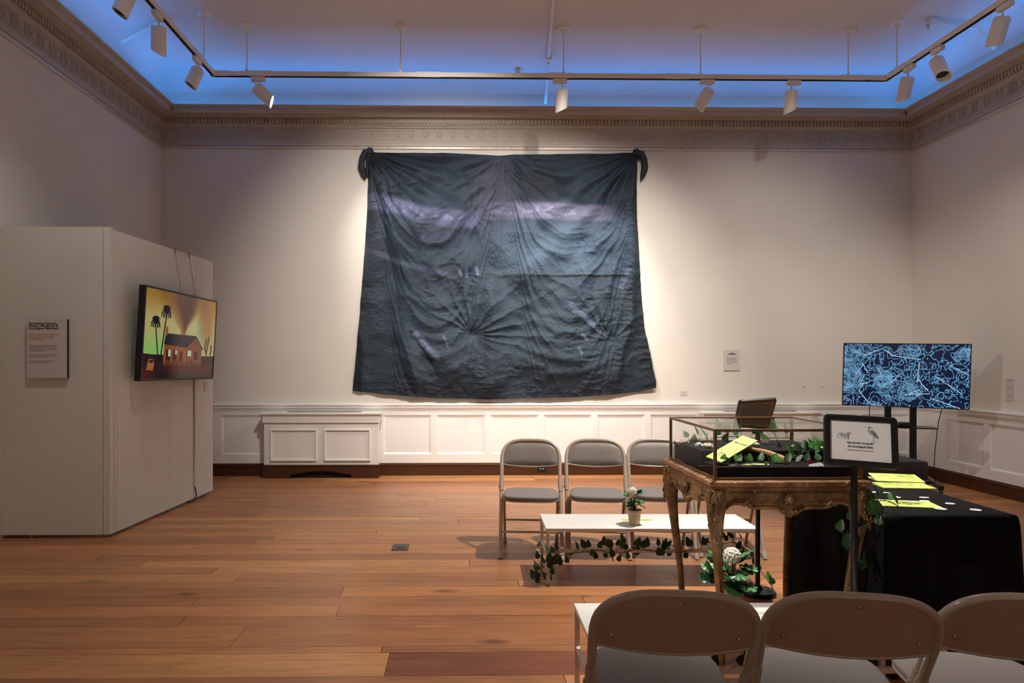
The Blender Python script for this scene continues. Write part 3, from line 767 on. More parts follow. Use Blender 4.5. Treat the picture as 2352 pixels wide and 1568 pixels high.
def fire_picture(u, v):
    c = np.zeros((len(u), 3)); c[:] = (196, 178, 116)
    c = mixc(c, sm(.35, 0, v), (168, 124, 44)); c = mixc(c, sm(.3, .72, v) * sm(.6, .1, u), (172, 196, 108))
    c = mixc(c, sm(.45, .72, v) * sm(.35, .2, u), (150, 200, 104))
    c = mixc(c, sm(.12, .0, np.abs(u - .74)) * sm(.25, .4, v), (156, 208, 164)); c = mixc(c, sm(.1, 0, np.abs(u - .3)) * sm(.5, .7, v), (140, 204, 160))
    n = fbm(u * 7 + 3, v * 2.2, 4, 4); n2 = fbm(u * 16, v * 4, 9, 3)
    wd = .36 * sm(.52, .0, v) + .05
    core = sm(1.0, .35, np.abs(u - .5 + (n - .5) * .12) / wd)
    c = mixc(c, core * (.55 + .5 * n2), (128, 82, 28)); c = mixc(c, sm(.55, .1, np.abs(u - .53 + (n - .5) * .1) / wd) * sm(.52, .3, v), (74, 18, 22))
    rs = sm(.16, .03, np.abs(u - .86 + (n - .5) * .12)) * sm(.75, .35, v); c = mixc(c, rs * .8, (164, 112, 60))
    c = mixc(c, sm(.12, 0, np.abs(u - .8)) * sm(.4, .0, v) * .9, (140, 92, 50))
    g = v > .715 + .01 * np.sin(u * 9)
    gc = np.array((46, 22, 26)) * (0.7 + .6 * fbm(u * 14, v * 14, 2, 3))[:, None]; c = np.where(g[:, None], gc, c)
    red = sm(.10, .0, np.abs(v - .9)) * sm(.25, .4, u); c = mixc(c, red * fbm(u * 30, v * 24, 5, 3) * 1.0, (120, 18, 24))
    c = mixc(c, sm(.16, 0, np.hypot(u - .03, v - .97)) * .8, (120, 40, 26))
    # house
    wall = inpoly(u, v, [(.255, .6), (.52, .63), (.70, .495), (.80, .625), (.795, .86), (.25, .85)]); c = mixc(c, wall * 1.0, (150, 76, 34))
    c = mixc(c, (inpoly(u, v, [(.56, .62), (.70, .495), (.80, .625), (.795, .86), (.55, .86)])) * 1.0, (132, 68, 46))
    c = mixc(c, inpoly(u, v, [(.27, .475), (.70, .475), (.70, .50), (.565, .63), (.25, .605)]) * 1.0, (26, 18, 34))
    c = mixc(c, (segd(u, v, (.70, .485), (.81, .635)) < .008) * 1.0, (44, 26, 32))
    c = mixc(c, inpoly(u, v, [(.265, .40), (.295, .40), (.295, .5), (.265, .5)]) * 1.0, (150, 78, 40))
    for (a, b_, c0, c1) in ((.285, .345, .66, .79), (.375, .43, .66, .79), (.465, .51, .68, .8), (.68, .735, .67, .78)): c = mixc(c, inpoly(u, v, [(a, c0), (b_, c0), (b_, c1), (a, c1)]) * 1.0, (58, 22, 24))
    for (a, b_, c0, c1) in ((.315, .342, .66, .74), (.41, .43, .665, .715), (.59, .635, .66, .73)): c = mixc(c, inpoly(u, v, [(a, c0), (b_, c0), (b_, c1), (a, c1)]) * 1.0, (214, 236, 206))
    c = mixc(c, (segd(u, v, (.612, .66), (.612, .73)) < .003) * 1.0, (60, 40, 40))
    c = mixc(c, (np.abs(u - .70) < .008) * (np.abs(v - .555) < .02) * 1.0, (58, 26, 26))
    # shrubs before the house
    for k in range(26):
        x = .27 + .02 * k; hh = .03 + .05 * ((k * 37) % 11) / 11; c = mixc(c, (segd(u, v, (x, .86), (x + .01 * ((k % 3) - 1), .86 - hh)) < .007) * .9, (62, 16, 26))
    # palms
    for (b0, t0, wd_, r) in (((.185, .78), (.135, .40), .007, .085), ((.215, .78), (.265, .27), .008, .095)):
        c = mixc(c, (segd(u, v, b0, t0) < wd_) * 1.0, (16, 14, 24))
        for k in range(22):
            a = PI * 2 * k / 22 + .2; rx_ = r * (.55 + .25 * ((k * 7) % 5) / 5); up = math.sin(a)
            m_ = (t0[0] + rx_ * .6 * math.cos(a), t0[1] - .035 - r * .75 * max(0, up) - .25 * r * abs(math.cos(a)) + .25 * r * max(0, -up))
            e = (t0[0] + rx_ * math.cos(a) * 1.05, m_[1] + r * (.35 + .45 * abs(math.cos(a))) * (.3 if up > .6 else 1))
            c = mixc(c, ((segd(u, v, (t0[0], t0[1] - .03), m_) < .006) | (segd(u, v, m_, e) < .0042)) * 1.0, (16, 16, 26))
    for s_ in (((.875, .78), (.875, .68)), ((.875, .69), (.845, .62)), ((.845, .62), (.865, .5)), ((.875, .68), (.905, .48)), ((.94, .77), (.955, .58))):
        c = mixc(c, (segd(u, v, *s_) < .011) * 1.0, (74, 40, 28))
    car = inpoly(u, v, [(.05, .90), (.06, .84), (.075, .775), (.13, .78), (.145, .83), (.13, .905)]); c = mixc(c, car * 1.0, (176, 104, 52))
    c = mixc(c, inpoly(u, v, [(.083, .785), (.13, .79), (.125, .82), (.08, .82)]) * 1.0, (52, 26, 24))
    c = mixc(c, sm(.86, 1.0, v) * .3, (14, 8, 12))
    return c

def map_picture(u, v):
    c = np.zeros((len(u), 3)); c[:] = (2, 20, 50); c = mixc(c, sm(.3, 0, np.hypot(u - .15, v - .95)) * .6, (16, 8, 44))
    x = u * 1.75; y_ = v
    wob = fbm(x * 6, y_ * 6, 21, 4)
    def blob(cx, cy, rx, ry, k=1.0): return sm(1.15, .75, np.hypot((u - cx) / rx, (v - cy) / ry) + (wob - .5) * 1.3 * k)
    dense = np.maximum.reduce([blob(.03, .5, .12, .5), blob(.10, .12, .12, .14), blob(.53, .1, .10, .14, .3), blob(.34, .62, .11, .3), blob(.47, .72, .22, .2), blob(.25, .98, .08, .06), blob(.94, .17, .08, .12), blob(.58, .52, .12, .12, 1.4) * .7])
    dens = np.where(dense > .5, 1.0, 0.0)
    h1 = fbm(x * 4.2, y_ * 4.2, 3, 5); h2 = fbm(x * 2.0 + 5, y_ * 2.0, 8, 4)
    dist = np.minimum.reduce([np.hypot((u - a) * 1.75, v - b_) for a, b_ in ((.02, .55), (.53, .05), (.33, .62), (.5, .75), (.1, .1), (.95, .15))])
    hd = dist * 1.0 + (wob - .5) * .16
    eps = 1e-3
    def contour(fn, freq, wid):
        a = fn(x, y_) * freq; gx = (fn(x + eps, y_) * freq - a) / eps; gy = (fn(x, y_ + eps) * freq - a) / eps
        g = np.hypot(gx, gy) + 1e-6; d = np.abs((a % 1) - .5) / g
        return sm(wid * 1.5, wid * .5, d), gx / g, gy / g
    L1, gx, gy = contour(lambda a, b_: fbm(a * 4.2, b_ * 4.2, 3, 5), 6.5, .0042)
    L2, _, _ = contour(lambda a, b_: fbm(a * 5.5 + 9, b_ * 5.5, 13, 4), 4.2, .0042)
    L3, _, _ = contour(lambda a, b_: np.minimum.reduce([np.hypot(a - p, b_ - q) for p, q in ((.0, .5), (.93, .05), (.58, .62), (.86, .75), (.17, .1), (1.66, .15), (.44, 1.0))]) + (fbm(a * 5, b_ * 5, 21, 4) - .5) * .34, 42, .0038)
    sparse = np.maximum(L1, L2 * sm(.4, .5, h2))
    lin = np.zeros_like(u)
    for a, b_ in (((.16, .2), (.28, .09)), ((.16, .33), (.2, .47)), ((.17, .61), (.13, .76)), ((.13, .76), (.21, .95)), ((.21, .95), (.3, 1.02)), ((.3, 1.0), (.52, 1.03)), ((.6, .55), (.68, .72)), ((.74, .5), (.95, .78)), ((.72, .86), (.94, 1.0)), ((.85, .33), (.99, .47)), ((.32, .08), (.4, .18)), ((.38, .18), (.62, .24)), ((.28, .38), (.32, .52)), ((.38, .63), (.47, .47)), ((.61, .3), (.6, .6)), ((.14, .65), (.17, .51)), ((.14, .65), (.2, .64)), ((.53, .8), (.7, .78)), ((.62, .72), (.5, .82)), ((.1, .5), (.16, .33))):
        lin = np.maximum(lin, sm(.009, .004, segd(x, y_, (a[0] * 1.75, a[1]), (b_[0] * 1.75, b_[1]))))
    line = np.where(dens > 0, np.maximum(L3, L1 * .5), np.maximum(sparse, 0)); line = np.maximum(line, lin)
    dash = .25 + .75 * sm(-.3, .3, np.sin(x * 200) * np.sin(y_ * 200) * 1.6 + .25)
    c = mixc(c, dens * .15, (20, 70, 120))
    c = mixc(c, line * dash, (132, 208, 255)); c = mixc(c, np.maximum(lin, L3 * dens * .4) * dash * .7, (214, 240, 255))
    return c

def tv(name, label, loc, rot, w, h, thick, colfn, mat, nx, ny, bezel=.012):
    t = empty(name, loc, rot); tag(t, label, 'screen')
    MB().bevbox(-w / 2, w / 2, .0, thick, -h / 2, h / 2, .005).build('case', M['black'], t)
    b = MB(); q = bezel
    for (a0, a1, c0, c1) in ((-w / 2, w / 2, h / 2 - q, h / 2), (-w / 2, w / 2, -h / 2, -h / 2 + q), (-w / 2, -w / 2 + q, -h / 2 + q, h / 2 - q), (w / 2 - q, w / 2, -h / 2 + q, h / 2 - q)): b.box(a0, a1, -.006, .001, c0, c1)
    b.build('bezel', M['black'], t)
    grid_screen('screen', w - 2 * q, h - 2 * q, nx, ny, colfn, mat, t, -.002)
    return t
tv1 = tv('hanging_screen', 'wall screen showing a burning house and palms, hung on the display wall', (-2.49, 6.156, 1.571), (0, 0, 0), 1.33, .773, .05, fire_picture, M['screen_fire'], 300, 176, .016)
tv1.rotation_mode = 'QUATERNION'
def ypr(yaw, tilt, roll): return (Matrix.Rotation(yaw, 4, 'Z') @ Matrix.Rotation(tilt, 4, 'X') @ Matrix.Rotation(roll, 4, 'Y')).to_quaternion()
tv1.rotation_quaternion = ypr(math.radians(85.7), math.radians(2.93), math.radians(.8))
# hanging wires and hooks on the partition top
for s_ in (.93, 1.2):
    q = SM @ Vector((s_, .0, 0)); wv = tv1
    hk = empty('hanging_wire', (q.x, q.y, 2.37)); tag(hk, 'thin wire with top hook holding the burning house screen, %s' % ('nearer one' if s_ < 1 else 'farther one'), 'wire')
    top = Vector((q.x, q.y, 2.37)); nrm = Vector((math.sin(ang), -math.cos(ang), 0))
    bot = top + nrm * .06 + Vector((0.0, .02, -.44))
    MB(top).tube([top + nrm * .004, bot], .0016, 6).build('wire', M['steel'], hk)
    MB(top).tube([top - nrm * .03 + Vector((0, 0, .004)), top + nrm * .004 + Vector((0, 0, .008)), top + nrm * .006 + Vector((0, 0, -.03))], .004, 6).build('hook', M['steel'], hk)
q = SM @ Vector((1.31, -.008, 0))
cd = empty('power_cord', (q.x, q.y, 0)); tag(cd, 'black cord running down the display wall below the burning house screen', 'cord')
nrm = Vector((math.sin(ang), -math.cos(ang), 0))
MB(q).tube([q + Vector((0, 0, 1.2)), q + Vector((0, 0, .14)), q + nrm * .02 + Vector((.0, -.01, .06)), q + nrm * .03 + Vector((-.02, -.07, .012)), q + Vector((-.03, -.13, .012))], .006, 8).build('cord', M['black'], cd, 40)
MB(q).box(q.x - .004, q.x + .01, q.y - .012, q.y + .012, .14, 1.2).build('cord_cover', M['part'], cd)

tv2 = tv('map_screen', 'screen on a stand in the corner showing a blue dotted contour map', (4.588, 6.977, 1.203), (0, 0, 0), 1.13, .662, .05, map_picture, M['screen_map'], 460, 262, .008)
tv2.rotation_mode = 'QUATERNION'; tv2.rotation_quaternion = ypr(math.radians(-23.5), math.radians(3.1), math.radians(1.0))
st = empty('screen_stand', (4.66, 7.16, 0), (0, 0, math.radians(-23.5))); tag(st, 'black wheeled stand under the map screen', 'stand')
for x in (-.115, .115):
    MB().bevbox(x - .03, x + .03, -.02, .03, .1, 1.35, .004).build('post', M['blackmetal'], st)
    MB().bevbox(x * 2.6 - .025, x * 2.6 + .025, -.32, .32, .07, .105, .005).build('foot_bar', M['blackmetal'], st)
    for yy_ in (-.29, .29):
        c = MB(); c.lathe([(0, -.012), (.034, -.012), (.034, .012), (0, .012)], 14, Mt((x * 2.6, yy_, .034), (0, PI / 2, 0))); c.build('caster', M['black'], st, 40)
        MB().box(x * 2.6 - .02, x * 2.6 + .02, yy_ - .012, yy_ + .02, .055, .072).build('caster_bracket', M['blackmetal'], st)
MB().box(-.33, .33, -.03, .03, .075, .1).build('base_bar', M['blackmetal'], st)
MB().bevbox(-.17, .3, -.2, .06, .655, .668, .003).build('shelf', M['blackmetal'], st)
MB().box(-.2, .2, -.03, -.02, .95, 1.5).build('mount_plate', M['blackmetal'], st)
mp_ = empty('media_player', (4.62, 7.03, .668)); tag(mp_, 'small black device on the shelf under the map screen', 'device')
MB().bevbox(-.05, .05, -.04, .04, 0, .05, .012).build('body', M['black'], mp_); MB().bevbox(-.1, -.06, -.03, .03, 0, .035, .01).build('plug', M['black'], mp_)
cd = empty('power_cord', (4.95, 6.95, 0)); tag(cd, 'thin black cord hanging below the right of the map screen', 'cord')
MB((4.95, 6.95, 0)).tube([(4.93, 6.90, .9), (4.92, 6.95, .72), (4.9, 6.97, .45), (4.87, 6.95, .2), (4.9, 6.95, .05), (5.0, 6.98, .006)], .004, 6).build('cord', M['black'], cd, 40)
cd = empty('power_cord', (4.3, 7.2, 0)); tag(cd, 'short black cord under the left of the map screen', 'cord')
MB((4.3, 7.2, 0)).tube([(4.32, 7.14, .9), (4.34, 7.18, .75), (4.42, 7.2, .69)], .004, 6).build('cord', M['black'], cd, 40)

# ottoman in front of the stand
ot = empty('ottoman', (3.7, 6.15, 0)); tag(ot, 'dark grey padded ottoman bench on white legs below the map screen', 'bench')
MB().bevbox(-.5, .43, -.2, .25, .30, .47, .025).build('cushion', M['ottoman'], ot, 50)
for x in (-.45, .36):
    for y_ in (-.17, .2): MB().bevbox(x, x + .05, y_, y_ + .05, 0, .302, .004).build('leg', M['white'], ot)

# survey helper: where a sight line from the camera meets a horizontal plane / a plane parallel to the back wall
def _ray(u, v):
    return (math.sin(YAW) * 1568 + math.cos(YAW) * (u - 1084), math.cos(YAW) * 1568 - math.sin(YAW) * (u - 1084), 825 - v)
def onZ(u, v, Z):
    d = _ray(u, v); t = (Z - H) / d[2]; return Vector((d[0] * t, d[1] * t, Z))
def onY(u, v, Y):
    d = _ray(u, v); t = Y / d[1]; return Vector((d[0] * t, Y, H + d[2] * t))

for (u_, nm) in ((1847, 'left'), (1888, 'right')):
    q = onY(u_, 889, YB); o = empty('wall_nail', tuple(q)); tag(o, 'tiny nail in the bare wall above the chair rail, %s of two' % nm, 'nail')
    MB().lathe([(0, 0), (.008, 0), (.008, .004), (0, .005)], 8, Mt(rot=(PI / 2, 0, 0))).build('head', M['ink_soft'], o)

# ---------------------------------------------------------------- hanging painted cloth
def cloth():
    root = empty('hanging_cloth', (.5, YB - .02, .9)); tag(root, 'large dark blue painted cloth tied at two corners on the back wall', 'tapestry')
    nu, nv = 330, 270
    S, Tt = np.meshgrid(np.linspace(0, 1, nu + 1), np.linspace(0, 1, nv + 1))
    lv = [346, 430, 620, 750, 897]; lx = [850, 845, 835, 825, 810]
    rv = [346, 430, 600, 760, 890]; rx = [1460, 1462, 1468, 1481, 1507]
    v0 = 348 + Tt * 555
    u = np.interp(v0, lv, lx) * (1 - S) + np.interp(v0, rv, rx) * S
    top = np.interp(S, [0, .1, .3, .49, .52, .7, .9, 1], [348, 351, 352, 356, 355, 351, 350, 346])
    bot = np.interp(S, [0, .1, .28, .45, .6, .75, .87, .95, 1], [897, 905, 914, 917, 914, 911, 905, 899, 890])
    v = top * (1 - Tt) + bot * Tt
    d = np.full(u.shape, .035)
    def rad(cx, cy): return np.hypot(u - cx, v - cy), np.arctan2(v - cy, u - cx)
    nlow = fbm(u / 90, v / 90, 40, 3) - .5
    for (cx, cy, n, ph, amp, rr) in ((848, 345, 22, .3, .03, 420), (1155, 354, 20, 1.0, .02, 260), (1462, 345, 22, 2.0, .03, 420)):
        r, th = rad(cx, cy)
        d += amp * np.sin(n * th + ph + nlow * 2.5) * (r / (r + 45)) * np.exp(-r / rr)
        d -= .02 * np.exp(-r / 35)
    def ridge(x): return 1 - np.abs(np.sin(PI * x)) ** .7
    for (x0, x1, ph) in ((846, 1155, 0.), (1155, 1464, .37)):
        t = np.clip((u - x0) / (x1 - x0), 0, 1); inside = (u > x0) & (u < x1)
        arch = np.sin(PI * t) ** .75
        K = (v - 350) / (arch + .06)
        nz = (fbm(u / 120 + 3, v / 120, 44, 3) - .5) * 1.6
        w_ = np.exp(-K / 420) * sm(8, 60, v - 350) * (1 - .55 * arch)
        d += np.where(inside, .055 * ridge(K / 62 + ph + nz) * w_, 0)
        d += np.where(inside, .018 * ridge(K / 27 + ph + nz * 1.7) * w_, 0)
        d += np.where(inside, .06 * arch * sm(0, 200, v - 350) * sm(760, 480, v), 0)
    # long hanging creases
    def crease(pts, amp, wd):
        nonlocal d
        px = np.array([p[0] for p in pts]); py = np.array([p[1] for p in pts])
        cx = np.interp(v, py, px); m = sm(py[0] - 30, py[0] + 40, v) * sm(py[-1] + 40, py[-1] - 30, v)
        cx = cx + nlow * 30; q_ = (u - cx) / wd
        d = d + 1.3 * amp * np.where(q_ > 0, np.exp(-np.abs(q_) * 1.1), np.exp(-(q_ * .7) ** 2)) * m
    crease([(856, 360), (872, 470), (893, 600), (930, 780), (965, 880)], .045, 13); crease([(880, 420), (915, 600), (955, 780), (1010, 880)], -.03, 14)
    crease([(868, 360), (905, 470), (960, 580), (1020, 640)], .03, 12)
    crease([(1452, 360), (1440, 470), (1412, 590), (1380, 700)], .035, 13); crease([(1456, 380), (1452, 600), (1440, 760), (1420, 880)], .03, 14)
    crease([(1430, 400), (1390, 500), (1330, 580)], -.02, 14)
    crease([(1150, 360), (1120, 500), (1100, 640), (1090, 740)], .022, 16); crease([(1165, 360), (1195, 500), (1215, 640), (1240, 760)], .022, 14)
    crease([(1130, 640), (1135, 760), (1128, 912)], .04, 20); crease([(1200, 620), (1205, 760), (1215, 905)], -.015, 26)
    crease([(838, 600), (830, 760), (832, 900)], .02, 9)
    # lower U-shaped bags
    for (cx, w_, y0, y1, a) in ((1005, 105, 600, 890, .075), (1300, 130, 640, 890, .065), (1130, 60, 780, 905, .03)):
        e = np.clip(1 - ((u - cx) / w_) ** 2, 0, 1); d += a * e * sm(y0, (y0 + y1) / 2 + 50, v) * sm(y1 + 40, y1 - 60, v)
        for k in range(5):
            yy_ = y0 + (y1 - y0) * (.35 + .13 * k) - 60 * (1 - e); d += .010 * np.exp(-((v - yy_ - 20 * nlow) / 9) ** 2) * e
    # gathered stitches with radiating pleats
    for (cx, cy, n, amp, rr, a0, aw) in ((1082, 497, 15, .026, 95, .3, 2.2), (1084, 768, 19, .042, 130, -PI / 2 + .35, 1.5), (1408, 482, 15, .024, 85, -.4, 1.8), (1402, 780, 17, .036, 120, -1.9, 1.4), (1070, 632, 9, .006, 40, PI / 2, 1.)):
        r, th = rad(cx, cy); da = np.abs((th - a0 + PI) % (2 * PI) - PI); k_ = .12 + .88 * sm(aw + .5, aw - .3, da)
        d += amp * (ridge(n * (th + .1 * np.sin(3 * th)) / (2 * PI) + nlow * 1.2) - .5) * (r / (r + 18)) * np.exp(-r / rr) * k_ - .03 * np.exp(-(r / 14) ** 2)
    # horizontal wrinkles and seam
    d += .009 * ridge(fbm(u / 45, v / 26, 50, 4) * 3.2) * sm(.35, .7, fbm(u / 90, v / 90, 58, 2)) + .03 * (fbm(u / 60, v / 40, 52, 3) - .5)
    d += .006 * np.exp(-((v - 632 + .012 * (u - 1250)) / 3) ** 2) * sm(1050, 1120, u)
    d = .02 + (d - .02) * 1.55
    d *= sm(-.01, .02, Tt) * .35 + .65
    d = np.clip(d, .006, .34)
    X = -1.083 + (u - 848) * .005178; Z = 3.83 - (v - 348) * .00516
    X *= .993; Z = H + (Z - H) * .993
    verts = np.stack([X - .5, (YB - .004 - d) - (YB - .02), Z - .9], -1).reshape(-1, 3)
    i = np.arange(nu * nv); r_, c_ = i // nu, i % nu; a = r_ * (nu + 1) + c_
    me = bpy.data.meshes.new('painted_cloth'); me.from_pydata(verts.tolist(), [], np.stack([a, a + nu + 1, a + nu + 2, a + 1], -1).tolist())
    # printed image: dusk water with a pale band of city light
    uu, vv = u.ravel(), v.ravel()
    n1 = fbm(uu / 70, vv / 50, 60, 4); n2 = fbm(uu / 200, vv / 130, 66, 3); n3 = fbm(uu / 8, vv / 6, 70, 3)
    c = np.zeros((len(uu), 3)); c[:] = (47, 58, 66)
    c = mixc(c, sm(.45, .75, n2), (60, 66, 76)); c = mixc(c, sm(.5, .25, n1) * .6, (34, 42, 48))
    c = mixc(c, sm(470, 540, vv) * sm(640, 622, vv) * sm(1000, 1260, uu) * (.6 + .5 * n1), (66, 82, 92)); c = mixc(c, sm(640, 720, vv) * .5, (42, 56, 62))
    c = mixc(c, sm(90, 20, np.hypot(uu - 1130, (vv - 430) * .7)) * .7, (92, 84, 94)); c = mixc(c, sm(70, 10, np.hypot(uu - 1225, vv - 420)) * .6, (38, 38, 42))
    yl = np.interp(uu, [840, 900, 960, 1020, 1070, 1110], [462, 470, 492, 503, 506, 500]); bl = sm(26, 12, np.abs(vv - yl)) * sm(1120, 1085, uu)
    yr = np.interp(uu, [1110, 1140, 1250, 1340, 1420], [492, 482, 485, 490, 488]); br = sm(24, 14, np.abs(vv - yr)) * sm(1105, 1130, uu) * sm(1440, 1380, uu)
    c = mixc(c, bl * .85, (112, 110, 130)); c = mixc(c, br * .85, (120, 110, 124))
    spk = (n3 > .60) * sm(14, 6, np.abs(vv - np.where(uu < 1110, yl, yr))) * (((uu > 880) & (uu < 1040)) | ((uu > 1130) & (uu < 1320)))
    c = mixc(c, spk * .45, (168, 160, 172))
    yl2 = np.interp(uu, [840, 900, 960, 1040, 1060], [572, 596, 616, 634, 636]); c = mixc(c, sm(9, 3, np.abs(vv - yl2)) * sm(1060, 1030, uu) * .6, (96, 98, 112))
    c = mixc(c, sm(3.5, 1.5, np.abs(vv - 632 - .008 * (uu - 1250))) * sm(1080, 1140, uu) * sm(1450, 1400, uu) * .8, (18, 24, 26))
    for (a, b_, w_, k) in (((955, 765), (1003, 822), 7, 1.), ((1335, 768), (1345, 778), 4, .9), ((1018, 770), (1030, 800), 2.5, .6), ((1310, 700), (1390, 770), 6, .5), ((1055, 622), (1058, 632), 2.5, .9), ((1070, 620), (1072, 634), 2.5, .9), ((1093, 615), (1096, 630), 3, .9), ((1328, 800), (1332, 812), 3, .7), ((1440, 620), (1425, 660), 6, .5)):
        c = mixc(c, sm(w_ * 1.8, w_ * .1, segd(uu, vv, a, b_) + (n3 - .5) * w_ * 1.6) * k * .75, (150, 146, 164))
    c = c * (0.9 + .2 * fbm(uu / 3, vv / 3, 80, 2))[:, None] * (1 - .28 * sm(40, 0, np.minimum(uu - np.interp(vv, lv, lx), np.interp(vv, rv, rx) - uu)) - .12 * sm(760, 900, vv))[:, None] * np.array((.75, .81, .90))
    c = np.clip(c / 255., 0, 1); lin = np.where(c <= .04045, c / 12.92, ((c + .055) / 1.055) ** 2.4)
    at = me.color_attributes.new('Col', 'FLOAT_COLOR', 'POINT'); at.data.foreach_set('color', np.concatenate([lin, np.ones((len(lin), 1))], 1).astype(np.float32).ravel())
    me.polygons.foreach_set('use_smooth', [True] * len(me.polygons)); me.update()
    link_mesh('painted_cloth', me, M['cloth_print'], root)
    # tied corners
    def P(pu, pv, off): return Vector(((-1.083 + (pu - 848) * .005178) * .993, YB - off, H + (3.83 - (pv - 348) * .00516 - H) * .993))
    og = root.location
    for sgn, cx in ((-1, 850), (1, 1461)):
        k = MB(og); q = P(cx, 349, .07); k.blob((q.x, q.y, q.z), (.045, .045, .05), 12); k.blob((q.x + sgn * .02, q.y + .01, q.z - .03), (.035, .04, .05), 12)
        k.build('knot', M['cloth_dark'], root, 60)
        t_ = MB(og)
        t_.tube([P(cx, 349, .08), P(cx + sgn * 10, 353, .1), P(cx + sgn * 17, 366, .09), P(cx + sgn * 19, 384, .075), P(cx + sgn * 15, 400, .06), P(cx + sgn * 11, 412, .05)], [.03, .04, .036, .04, .03, .006], 10)
        if sgn < 0: t_.tube([P(cx, 349, .06), P(cx - 4, 365, .06), P(cx - 5, 390, .05), P(cx - 7, 406, .045)], [.03, .026, .028, .008], 10)
        t_.build('knot_tail', M['cloth_dark'], root, 60)
M['cloth_print'] = attr_mat('painted_cloth', .72, bump=(.6, 30), spec=.35)
M['cloth_dark'] = simple('cloth_dark', srgb(34, 42, 48), .75, var=.15, scale=20, bump=.3, bscale=30)
cloth()

